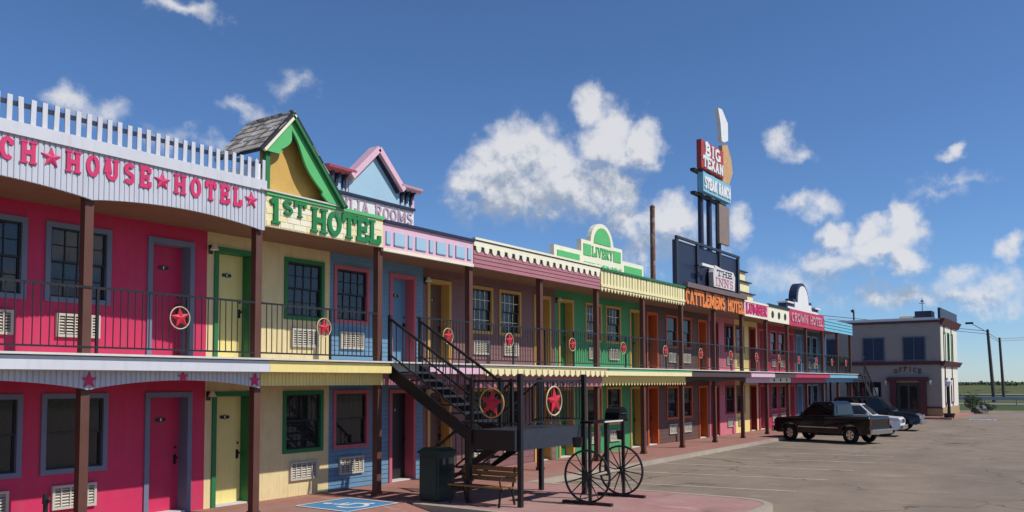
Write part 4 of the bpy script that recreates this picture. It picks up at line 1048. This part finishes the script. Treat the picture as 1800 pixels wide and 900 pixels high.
def pickup(loc, rz, label, blackcar=blackcar, scale=(.94, .905, 1.0)):
    v = thing('pickup_truck', label, 'truck', loc, rz=rz)
    # +Y is the tail, nose at -Y in local coordinates
    hw, zb, r = .9, .36, .44; wf, wr = -1.55, 1.55
    prof = [(-2.42, zb + .06, hw - .08), (-2.2, zb, hw)]
    prof += [(y, z, hw) for y, z in arch_cut(wf, r, zb)] + [(y, z, hw) for y, z in arch_cut(wr, r, zb)]
    prof += [(2.5, zb + .06, hw), (2.52, 1.06, hw), (2.48, 1.12, hw - .02), (.75, 1.12, hw - .02), (.7, 1.12, hw - .02), (-1.0, 1.10, hw - .02), (-1.1, 1.09, hw - .03), (-2.3, 1.0, hw - .06), (-2.42, .9, hw - .1)]
    b = bevel(obj('body', loft(prof, hw), blackcar, v), .035)
    cab = [(-1.02, 1.101, hw - .05), (-.32, 1.70, hw - .19), (.55, 1.73, hw - .19), (.74, 1.62, hw - .17), (.80, 1.121, hw - .05)]
    bevel(obj('cab', loft(cab, hw), blackcar, v), .03)
    for s in (-1, 1):
        def sidewin(y0, y1, y2, y3, z0=1.16, z1=1.62):
            def hx(z): return (hw - .05) - (z - 1.1) / .62 * .14 + .006
            return MB().add([(s * hx(z0), y0, z0), (s * hx(z0), y1, z0), (s * hx(z1), y2, z1), (s * hx(z1), y3, z1)], [(0, 1, 2, 3) if s > 0 else (3, 2, 1, 0)])
        d = obj('door', MB().add([(s * (hw + .004), -.85, .5), (s * (hw + .004), .28, .5), (s * (hw - .012), .28, 1.09), (s * (hw - .012), -.85, 1.09)], [(0, 1, 2, 3)]), blackcar, v)
        obj('side_window', sidewin(-.82, .18, .16, -.36), tglass, d); obj('quarter_window', sidewin(.26, .68, .58, .24), tglass, d)
        obj('handle', MB().box(s * (hw + .006) - .012, s * (hw + .006) + .012, .05, .2, .92, .955), dark, d)
        obj('mirror', MB().box(min(s * (hw + .0), s * (hw + .17)), max(s * (hw + .0), s * (hw + .17)), -.78, -.68, 1.1, 1.26), blackcar, v)
        obj('side_trim', MB().box(min(s * (hw + .002), s * (hw + .02)), max(s * (hw + .002), s * (hw + .02)), -1.05, 1.0, .62, .66), chrome, v)
        wheel_parts(v, s * (hw - .13), wf, .36, s); wheel_parts(v, s * (hw - .13), wr, .36, s)
        obj('headlight', MB().box(s * .62 - .17, s * .62 + .17, -2.44, -2.40, .74, .90), lens, v)
        obj('tail_light', MB().box(s * (hw - .1) - .06, s * (hw - .1) + .06, 2.46, 2.53, .76, .98), redlens, v)
    wsh = [(-.98, 1.14, hw - .1), (-.36, 1.67, hw - .24)]
    obj('windscreen', MB().add([(-wsh[0][2], wsh[0][0] - .02, wsh[0][1] + .01), (wsh[0][2], wsh[0][0] - .02, wsh[0][1] + .01), (wsh[1][2], wsh[1][0] - .025, wsh[1][1] + .0), (-wsh[1][2], wsh[1][0] - .025, wsh[1][1] + .0)], [(0, 1, 2, 3)]), tglass, v)
    obj('rear_window', MB().add([(-.6, .815, 1.2), (.6, .815, 1.2), (.55, .775, 1.58), (-.55, .775, 1.58)], [(3, 2, 1, 0)]), tglass, v)
    obj('bed_rim', MB().box(-.84, .84, .95, 2.42, 1.121, 1.13), dark, v)
    bevel(obj('bumper', MB().box(-.88, .88, 2.53, 2.66, .42, .62), chrome, v), .02); bevel(obj('bumper', MB().box(-.88, .88, -2.55, -2.42, .40, .62), chrome, v), .02)
    obj('grille', MB().box(-.42, .42, -2.435, -2.41, .72, .92), dark, v)
    v.scale = scale
    return v
def suv(loc, rz, label, m, roof=1.75, ln=4.9, name='parked_car', sedan=False):
    v = thing(name, label, 'car', loc, rz=rz)
    hw, zb, r = .9, .34, .42; wf, wr = -ln / 2 + .9, ln / 2 - .95; n0, t0 = -ln / 2, ln / 2; bt = 1.0 if not sedan else .92
    prof = [(n0, zb + .08, hw - .1), (n0 + .2, zb, hw)] + [(y, z, hw) for y, z in arch_cut(wf, r, zb)] + [(y, z, hw) for y, z in arch_cut(wr, r, zb)]
    prof += [(t0 - .05, zb + .05, hw - .02), (t0, .7, hw - .05), (t0 - .02, bt, hw - .06), (n0 + 1.5, bt + .03, hw - .04), (n0 + 1.2, bt, hw - .05), (n0 + .25, bt - .1, hw - .09), (n0, bt - .24, hw - .13)]
    bevel(obj('body', loft(prof, hw), m, v), .04)
    a, b_, c, d = (n0 + 1.25, n0 + 2.0, t0 - .3, t0 - .08) if not sedan else (n0 + 1.4, n0 + 2.1, t0 - 1.5, t0 - .8)
    cab = [(a, bt + .005, hw - .07), (b_, roof - .03, hw - .2), (b_ + .4, roof, hw - .21), (c - .2, roof, hw - .21), (c, roof - .06, hw - .2), (d, bt + .005, hw - .08)]
    bevel(obj('cabin', loft(cab, hw), m, v), .04)
    z0, z1 = bt + .06, roof - .1
    def hx(z): return (hw - .07) - (z - bt) / (roof - bt) * .14 + .008
    for s in (-1, 1):
        ys = [a + .3, b_ + .55, c - (.85 if not sedan else .15), d - .25] if not sedan else [a + .3, (a + d) / 2 + .1, d - .3]
        for i, (p, q) in enumerate(zip(ys, ys[1:])):
            def top(y): return min(max(y, b_ + .02), c - .06)
            dd = obj('door', MB().add([(s * (hw + .003), p, .45), (s * (hw + .003), q - .03, .45), (s * (hw - .03), q - .03, bt - .01), (s * (hw - .03), p, bt - .01)], [(0, 1, 2, 3)]), m, v)
            obj('side_window', MB().add([(s * hx(z0), p + .02, z0), (s * hx(z0), q - .05, z0), (s * hx(z1), top(q - .05), z1), (s * hx(z1), top(p + .02 + (.25 if i == 0 else 0)), z1)], [(0, 1, 2, 3)]), tglass, dd)
            obj('handle', MB().box(s * (hw + .0) - .014, s * (hw + .0) + .014, q - .25, q - .1, .86, .89), dark if m is blackcar else chrome, dd)
        obj('mirror', MB().box(min(s * (hw - .02), s * (hw + .14)), max(s * (hw - .02), s * (hw + .14)), a + .25, a + .35, bt + .02, bt + .18), m, v)
        wheel_parts(v, s * (hw - .13), wf, .35, s); wheel_parts(v, s * (hw - .13), wr, .35, s)
        obj('headlight', MB().box(s * .62 - .16, s * .62 + .16, n0 - .012, n0 + .06, bt - .34, bt - .18), lens, v)
        obj('tail_light', MB().box(s * (hw - .16) - .08, s * (hw - .16) + .08, t0 - .03, t0 + .012, .68, .92), redlens, v)
    obj('windscreen', MB().add([(-(hw - .13), a - .004, bt + .06), (hw - .13, a - .004, bt + .06), (hw - .26, b_ - .1, roof - .09), (-(hw - .26), b_ - .1, roof - .09)], [(0, 1, 2, 3)]), tglass, v)
    bevel(obj('bumper', MB().box(-.86, .86, n0 - .1, n0 + .02, .36, .56), chrome, v), .02)
    obj('grille', MB().box(-.4, .4, n0 - .008, n0 + .03, .6, bt - .2), dark if m is whitecar else chrome, v)
    return v
# black pickup, nose to the kerb; two cars beyond, noses out
fx, fy, rx_, ry_ = 38.5, -1.72, 37.65, -4.7
ang = math.atan2(-(rx_ - fx), (ry_ - fy))     # local +Y (tail) towards the rear axle
pickup(((fx + rx_) / 2, (fy + ry_) / 2, LOT), ang, 'black pickup truck with chrome side trim parked nose in to the kerb')
pickup((43.2, -3.2, LOT), R(3), 'white pickup truck parked beyond the black one, nose out', whitecar, (.9, .84, .88))
suv((48.6, -2.95, LOT), R(2), 'black sport utility vehicle parked nose out before the far stairs', blackcar, ln=4.5)

# ---------------------------------------------------------------- far stair at the row's end
fs_ = thing('steel_staircase', 'dark steel staircase at the far end of the row beside the grey building', 'staircase', (58.5, 0.5, 0))
for y in (-.6, .5):
    obj('stringer', MB().bar((56.4, y, 2.75), (61.2, y, .1), .05, .3), iron, fs_)
    r = obj('handrail', MB().bar((56.4, y, 3.85), (61.2, y, 1.1), .05, .05), iron, fs_)
    for i in range(1, 14):
        t = i / 14; obj('baluster', MB().box(56.4 + 4.8 * t - .01, 56.4 + 4.8 * t + .01, y - .01, y + .01, 2.75 - 2.65 * t, 3.85 - 2.75 * t), iron, r)
for i in range(14):
    t = (i + .5) / 14; obj('tread', MB().box(56.4 + 4.8 * t - .15, 56.4 + 4.8 * t + .15, -.57, .47, 2.82 - 2.65 * t - .03, 2.82 - 2.65 * t), ironblue, fs_)
obj('landing', MB().box(56.05, 57.0, -.63, 1.6, 2.8, 2.88), iron, fs_); obj('landing_rail', MB().bar((56.05, -.62, 3.95), (57.0, -.62, 3.95), .05, .05).bar((57.0, -.62, 2.9), (57.0, -.62, 3.95), .05, .05), iron, fs_)
obj('dark_fill', MB().prism([(56.4, 2.55), (61.2, -.02), (56.4, -.02)], 'Y', .3, .36), dark, fs_)  # dark sheet added below the flight to fill out its dark mass
for x, y in ((57.0, -.6), (57.0, 1.5)): obj('column', MB().box(x - .05, x + .05, y - .05, y + .05, 0, 2.8), iron, fs_)

# ---------------------------------------------------------------- grey stucco building at the end
wg = thing('stucco_building', 'two storey grey stucco building with maroon bands and dark shuttered windows', 'building', (70, 0, 0))
WX0, WX1, WY0, WY1, WZ = 66.0, 74.2, -3.7, 9.0, 6.75
obj('apron', MB().box(63.6, WX0, -4.6, 9, LOT - .01, .0).box(WX0, 75.2, -4.6, WY0, LOT - .01, .0), pavered, wg)
holes = [(2.6 - 4.75, 2.6 - 3.35, .0, 2.5)]
mb = MB()
def wall_x(rects, x, t, m, nm):   # wall in the plane X = x from y/z rectangles
    q = MB()
    for a, b, c, d in rects: q.box(x, x + t, a, b, c, d)
    return obj(nm, q, m, wg)
front = rect_minus(WY0, WY1, -.1, WZ, [(-2.35, -.75, -.2, 2.35)])
wl = wall_x(front, WX0, .3, stuccog, 'wall')  # front lies in shade; that shade is put into the greyer stucco colour
side = MB()
for a, b, c, d in rect_minus(WX0 + .302, WX1, -.1, WZ, [(67.4, 68.1, 3.95, 5.9), (69.2, 69.9, 3.95, 5.9), (71.0, 71.7, 3.95, 5.9), (67.5, 68.6, .9, 2.6), (70.4, 71.5, .9, 2.6)]): side.box(a, b, WY0, WY0 + .3, c, d)
obj('wall', side, stuccow, wg)  # sunlit side of the same building, brightness put into the paler colour
for (a, b, c, d) in ((67.4, 68.1, 3.95, 5.9), (69.2, 69.9, 3.95, 5.9), (71.0, 71.7, 3.95, 5.9), (67.5, 68.6, .9, 2.6), (70.4, 71.5, .9, 2.6)):
    w = obj('window', window_mb_box(a - .08, b + .08, c - .08, d + .08, .1, WY0 - .05, WY0 + .12), dkgreen if c > 3 else maroon, wg); obj('pane', MB().box(a, b, WY0 + .14, WY0 + .15, c, d), glass, w); obj('interior', MB().box(a, b, WY0 + .25, WY0 + .28, c, d), roomdark, w)
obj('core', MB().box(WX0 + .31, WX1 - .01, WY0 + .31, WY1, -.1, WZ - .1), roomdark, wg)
obj('roof', MB().box(WX0 - .02, WX1, WY0 - .02, WY1, WZ + .001, WZ + .1), white, wg)
obj('eave_band', MB().box(WX0 - .12, WX0 - .002, WY0 - .1, WY1, WZ - .16, WZ + .0), maroon, wg)
obj('parapet', MB().box(WX0 - .02, WX0 + .1, -3.4, WY1, WZ + .101, WZ + .2), white, wg)
obj('side_cornice', MB().prism([(WY0 - .35, WZ + .1), (WY0 - .023, WZ + .1), (WY0 - .023, WZ - .35), (WY0 - .12, WZ - .35)], 'X', WX0 - .1, WX1 + .1), maroon, wg)
obj('side_parapet', MB().box(WX0 - .02, WX1, WY0 - .05, WY0 + .12, WZ + .102, WZ + .85), shutter, wg)
obj('storey_band', MB().box(WX0 - .12, WX0 - .002, WY0 - .05, WY1, 3.62, 3.86), maroon, wg)
obj('storey_band', MB().prism([(WY0 - .35, 3.86), (WY0 - .002, 3.86), (WY0 - .002, 3.5), (WY0 - .15, 3.5)], 'X', WX0 - .12, WX1 + .1), maroon, wg)
obj('plinth_band', MB().box(WX0 - .05, WX0 - .002, WY0, -2.6, .55, .67), maroon, wg)
obj('plinth', MB().box(WX0 - .04, WX0 - .002, WY0, -2.6, .0, .54), mat('tan_stucco', (.36, .26, .14), .8), wg)
obj('plinth', MB().box(WX0, WX1, WY0 - .05, WY0 - .002, .0, .6), mat('tan_stucco', (.36, .26, .14), .8), wg)
# small vents under the eave, shutters
for y in (-2.2, -.7, .8, 2.3, 3.8): obj('eave_bracket', MB().box(WX0 - .1, WX0 - .002, y - .12, y + .12, WZ - .36, WZ - .22), stuccog, wg)
for y in (-2.0, .7, 4.0):
    s_ = obj('shuttered_window', window_mb_box(y - .75, y + .75, 3.92, 5.62, .09, 0, .08), shutter, wg)
    bpy.data.objects.remove(s_)
    q = MB()
    q.box(WX0 - .07, WX0 - .002, y - .75, y + .75, 5.53, 5.62).box(WX0 - .07, WX0 - .002, y - .75, y + .75, 3.9, 3.98).box(WX0 - .07, WX0 - .002, y - .75, y - .67, 3.98, 5.53).box(WX0 - .07, WX0 - .002, y + .67, y + .75, 3.98, 5.53).box(WX0 - .07, WX0 - .002, y - .03, y + .03, 3.98, 5.53)
    s_ = obj('shuttered_window', q, mat('shutter_frame', (.11, .13, .17), .6), wg)
    for i in range(14):
        for yy in (y - .67, y + .03):
            z = 3.98 + 1.55 * i / 14
            inst('slat', 'wing_slat', lambda: MB().add([(-.055, 0, 0), (-.055, .64, 0), (-.015, .64, .108), (-.015, 0, .108)], [(0, 1, 2, 3)]), shutter, (WX0, yy, z), s_)
# doorway with maroon pillars
dr = obj('door', MB().box(WX0 + .16, WX0 + .2, -2.33, -.77, .0, 2.33), mat('green_grey_door', (.06, .075, .06), .4), wg)
obj('door_pane', MB().box(WX0 + .15, WX0 + .158, -2.1, -1.62, .5, 2.1).box(WX0 + .15, WX0 + .158, -1.48, -1.0, .5, 2.1), glass, dr)
for y in (-2.75, -.78): obj('door_pillar', MB().box(WX0 - .25, WX0 - .002, y, y + .42, 0, 2.5), maroon, wg)
obj('door_lintel', MB().box(WX0 - .32, WX0 - .002, -2.9, -.2, 2.501, 2.75), maroon, wg)
for y in (-3.0, -.1): obj('wall_lamp', MB().tube((WX0 - .12, y, 2.3), (WX0 - .12, y, 2.5), .07, .1, n=10).box(WX0 - .05, WX0 - .002, y - .05, y + .05, 2.2, 2.3), white, wg)
# arched lettering over the door, shop windows, posters
txt = 'OFFICE'; mdr = mat('faded_red_letters', (.13, .055, .045), .7, var=.3)
for i, ch in enumerate(txt):
    gw, stv, se = GLY[ch]; t = (i - 2.5) / 2.5; y = -1.55 - t * .78; z = 3.0 + .14 * (1 - t * t); q = MB(); k = 0
    for pl in stv:
        rb = MB().ribbon([(-(p_[0] - gw / 2) * .34, p_[1] * .34) for p_ in pl], .06, 0, .02)
        q.add([(WX0 - .03 + yy * 1 - k * .002, y + xx, z + zz) for xx, yy, zz in rb.v], rb.f); k += 1
    obj('letter', q, mdr, wg)
for (y0, y1) in ((.25, 1.0), (1.1, 1.75), (1.85, 2.5)):
    q = MB().box(WX0 - .05, WX0 - .002, y0, y1, .9, .98).box(WX0 - .05, WX0 - .002, y0, y1, 2.32, 2.4).box(WX0 - .05, WX0 - .002, y0, y0 + .08, .98, 2.32).box(WX0 - .05, WX0 - .002, y1 - .08, y1, .98, 2.32)
    w = obj('shop_window', q, dark, wg); obj('pane', MB().box(WX0 - .02, WX0 - .01, y0 + .08, y1 - .08, .98, 2.32), tglass, w)
    obj('poster', MB().box(WX0 - .028, WX0 - .022, y0 + .2, y1 - .2, 1.4, 2.0), random.choice([darkred, rose, stuccow]), w)
obj('roof_unit', MB().box(67.2, 68.6, -3.0, -1.9, WZ + .11, WZ + .75), navy, wg)
obj('roof_unit', MB().box(67.0, 68.8, -1.8, -.9, WZ + .11, WZ + .4), yellow, wg)
obj('vent_pipe', MB().tube((66.8, 2.2, WZ + .1), (66.8, 2.2, WZ + .9), .06).tube((66.8, 2.2, WZ + .9), (66.8, 2.35, WZ + 1.0), .12), iron, wg)
obj('weathervane', MB().tube((67.3, -2.4, WZ + .7), (67.3, -2.4, WZ + 1.7), .025).box(67.28, 67.32, -2.6, -2.2, WZ + 1.3, WZ + 1.34).box(67.28, 67.32, -2.5, -2.3, WZ + 1.42, WZ + 1.52), iron, wg)

# lamp post at the corner
lp = thing('lamp_post', 'black lamp post with a white lantern in a planter tub at the stucco corner', 'lamp post', (64.3, -4.35, LOT))
x, y = 64.3, -4.35
obj('pole', MB().tube((x, y, LOT), (x, y, 2.1), .11, .08, n=12), iron, lp, smooth=True)
obj('tub', MB().tube((x, y, LOT), (x, y, .28), .26, .38, n=16), iron, lp)
obj('lantern', MB().tube((x, y, 2.1), (x, y, 2.42), .16, .22, n=6), white, lp); obj('lantern_cap', MB().tube((x, y, 2.421), (x, y, 2.62), .26, .03, n=6), white, lp)

# ---------------------------------------------------------------- tall roadside sign and pole behind the row
sg = thing('roadside_sign', 'very tall roadside sign with red and blue boards on dark poles behind the motel', 'sign', (67, 13.4, LOT))
gy = 13.4
for x in (65.0, 66.8, 68.8): obj('pole', MB().tube((x, gy, LOT), (x, gy, 20.8), .26, .22, n=12), navy, sg, smooth=True)
rb_ = obj('red_board', MB().box(63.6, 68.4, gy - .7, gy - .3, 19.5, 21.75), mat('faded_red', (.40, .05, .05), .6, var=.2), sg)
letters('BIG', 64.2, 67.7, 20.62, 1.0, gy - .7, white, rb_, stroke=.24, depth=.08)
letters('TEXAN', 63.8, 68.2, 19.62, .88, gy - .7, white, rb_, stroke=.24, depth=.08)
bb_ = obj('blue_board', MB().box(63.8, 69.9, gy - .75, gy - .3, 17.6, 19.15), mat('sign_blue', (.22, .45, .58), .6, var=.15), sg)
letters('STEAK RANCH', 64.0, 69.7, 17.88, .95, gy - .75, white, bb_, stroke=.24, depth=.08)
for z in (19.2, 17.35): obj('bracket', MB().box(63.2, 70.0, gy - .28, gy + .1, z, z + .22), iron, sg)
# plain boards where the sign carries its picture
def plain(pts, y0, y1, m): obj('plain_board', MB().prism(pts, 'Y', y0, y1), m, sg)
plain([(68.6, 19.3), (70.1, 19.3), (71.0, 20.5), (70.7, 21.6), (69.8, 22.7), (68.6, 22.4)], gy - .55, gy - .2, mat('sign_tan', (.55, .33, .15), .6, var=.2))
plain([(67.8, 25.4), (68.7, 25.5), (70.0, 24.6), (70.0, 23.1), (69.1, 22.75), (68.5, 22.75), (68.3, 24.2)], gy - .55, gy - .2, white)
plain([(67.8, 14.0), (70.1, 14.0), (70.1, 17.3), (67.8, 17.3)], gy - .5, gy - .29, mat('sign_brown', (.23, .17, .14), .6, var=.2))
po = thing('rusty_pole', 'tall rusty flaking pole rising behind the green front', 'pole', (53, 12, LOT))
obj('shaft', MB().tube((53, 12, LOT), (53, 12, 14.4), .2, .17, n=12), rust, po, smooth=True)
obj('pole_cap', MB().tube((53, 12, 14.401), (53, 12, 14.55), .2, .06, n=12), rust, po)

# ---------------------------------------------------------------- the plain beyond
sheet('road', 110, 117, -400, 400, -.2, roadm, kind='structure')
hw_ = sheet('highway', 180, 192, -500, 500, -.1, roadm, kind='structure')
def guard():
    g = thing('guard_rail', 'grey steel guard rail along the far road', 'guard rail', (108, -20, -.26))
    obj('rail', MB().box(108, 108.08, -60, 20, .35, .7), mat('galvanised_steel', (.42, .44, .47), .5, metal=.5), g)
    for i in range(27): inst('guard_post', 'guard_post', lambda: MB().box(-.06, .06, -.06, .06, 0, .8), mat('post_grey', (.4, .4, .4), .8), (108.15, -60 + i * 3.05, -.26), g)
guard()
leafm = mat('leaf_green', (.045, .07, .025), .8, var=.4, scale=1.5)
leafd = mat('leaf_dark', (.028, .05, .02), .8, var=.4, scale=1.5)
def foliage(cx, cy, cz, rx, ry, rz, n, size):
    mb = MB()
    blobs = [(random.gauss(0, .45), random.gauss(0, .45), random.uniform(-.3, .5), random.uniform(.35, .6)) for _ in range(9)]
    for i in range(n):
        bx_, by_, bz_, br = random.choice(blobs)
        while True:
            p = Vector((random.uniform(-1, 1), random.uniform(-1, 1), random.uniform(-1, 1)))
            if .2 < p.length < 1: break
        p = p.normalized() * br * (p.length ** .5)
        c = Vector((cx + (bx_ + p.x) * rx, cy + (by_ + p.y) * ry, max(cz - rz * .95, cz + (bz_ + p.z) * rz)))
        a = Vector((random.gauss(0, 1), random.gauss(0, 1), random.gauss(0, 1))).normalized(); b = a.orthogonal().normalized(); s = size * random.uniform(.6, 1.3)
        mb.add([c + a * s, c + b * s * .6, c - a * s, c - b * s * .6], [(0, 1, 2, 3)])
    return mb
def tree(x, y, h, r, label, name='tree'):
    t = thing(name, label, 'tree', (x, y, -.26), 'trees on the far plain')
    obj('trunk', MB().tube((x, y, -.26), (x + .2, y, h * .55), .25, .14, n=8).tube((x + .2, y, h * .5), (x + r * .5, y + .4, h * .8), .1, .04, n=6).tube((x + .15, y, h * .45), (x - r * .4, y - .5, h * .75), .1, .04, n=6), polewood, t)
    obj('crown', foliage(x, y, h * .62, r, r, h * .4, 420, .3), leafd, t)
# low bushes near the stucco corner
for i, (x, y, r_, h_, lb) in enumerate(((76.2, -4.4, .9, 1.5, 'taller dark shrub behind the stucco building'), (77.6, -5.2, .9, .8, 'low scrubby shrub on the lot edge behind the stucco building'))):
    t = thing('shrub', lb, 'shrub', (x, y, LOT)); obj('stem', MB().tube((x, y, LOT - .05), (x, y, h_ * .6), .06, .03, n=6), polewood, t); obj('foliage', foliage(x, y, h_ * .5, r_ * .8, r_ * .8, h_ * .55, 2200, .045), leafm, t)
rk = thing('boulder', 'weathered grey boulder among shrubs on the lot edge', 'boulder', (77, -4.9, LOT))
def rock(cx, cy, cz, r, sq):
    vs, fs = [], []; n, k = 14, 8
    for j in range(k + 1):
        for i in range(n):
            a = 2 * math.pi * i / n; e = math.pi * j / k; q = r * (1 + .18 * math.sin(3 * a + j) * math.sin(2 * e) + .1 * math.sin(5 * a - 2 * j))
            vs.append((cx + q * math.sin(e) * math.cos(a), cy + q * math.sin(e) * math.sin(a), cz + q * sq * math.cos(e)))
    for j in range(k):
        for i in range(n): fs.append((j * n + i, j * n + (i + 1) % n, (j + 1) * n + (i + 1) % n, (j + 1) * n + i))
    return MB().add(vs, fs)
obj('stone', rock(76.9, -4.9, .1, .55, .8), mat('boulder_grey', (.2, .19, .18), .9, var=.3), rk); obj('stone', rock(78.1, -4.5, .0, .4, .7), MATS['boulder_grey'], rk)
# utility poles with a lamp and a wire
def upole(x, y, h, label, lamp=False, lean=0.0):
    t = thing('utility_pole', label, 'pole', (x, y, -.26))
    obj('shaft', MB().tube((x, y, -.26), (x + lean * .2, y + lean, h), .24, .17, n=10), polewood, t, smooth=True)
    obj('pole_top', MB().tube((x + lean * .2, y + lean, h + .001), (x + lean * .2, y + lean, h + .12), .17, .1, n=10).box(x + lean * .2 - .3, x + lean * .2 - .16, y + lean - .08, y + lean + .08, h - .5, h - .3), polewood, t)
    if lamp:
        obj('lamp_arm', MB().bar((x, y + lean, h - .3), (x, y + lean + 1.8, h + .9), .08, .08), iron, t); obj('lamp_head', MB().box(x - .2, x + .2, y + lean + 1.6, y + lean + 2.5, h + .85, h + 1.1), iron, t)
upole(125, -1.4, 9.0, 'tall wooden utility pole with a lamp arm on the far verge', True, .5); upole(150, -.4, 9.0, 'plain wooden utility pole farther along the wire', False, .35)
wr_ = thing('overhead_wire', 'thin black wire slung between the far poles', 'wire', (140, 0, 8))
m = MB(); pts = [(66.5, 30, 12.6), (96, 13, 9.8), (125, -.6, 8.9), (150, .2, 8.9), (190, -28, 11.5)]
for a, b in zip(pts, pts[1:]): m.tube(a, b, .035, n=5)
obj('strand', m, iron, wr_); m2 = MB()
for a, b in zip(pts, pts[1:]): m2.tube((a[0], a[1], a[2] - .35), (b[0], b[1], b[2] - .35), .03, n=5)
obj('strand', m2, iron, wr_)
# distant tree line: one mass
tl_ = MB(); random.seed(11)
y = -420.0
while y < 520:
    h = random.uniform(1.0, 2.6); w = random.uniform(8, 22)
    f_ = foliage(560 + random.uniform(-40, 60), y, h * .4, 8, w * .7, h * .6, 130, .8); tl_.add(f_.v, f_.f); y += w * .55
obj('distant_woods', tl_, leafd, None, kind='stuff')
scr = MB()
for i in range(90):
    x, yy = random.uniform(86, 260), random.uniform(-40, 26)
    if 104 < x < 120 or 176 < x < 196: continue
    f_ = foliage(x, yy, .05, .7, .9, .28, 40, .09); scr.add(f_.v, f_.f)
obj('verge_scrub', scr, leafm, None, kind='stuff')
# low shed and white trailer far off
sh = thing('farm_shed', 'low dark shed with a bright white roof far across the field', 'shed', (170, -5.5, -.26))
obj('wall', MB().box(168, 176, -18, -5.2, -.26, 1.5), mat('shed_dark', (.05, .05, .05), .8), sh)
obj('roof', MB().prism([(-18.4, 1.501), (-4.9, 1.501), (-6, 2.2), (-11, 3.4), (-17, 2.2)], 'X', 167.5, 176.5), white, sh)
obj('door', MB().box(167.9, 167.998, -9, -7.5, -.26, 1.4), stuccow, sh)
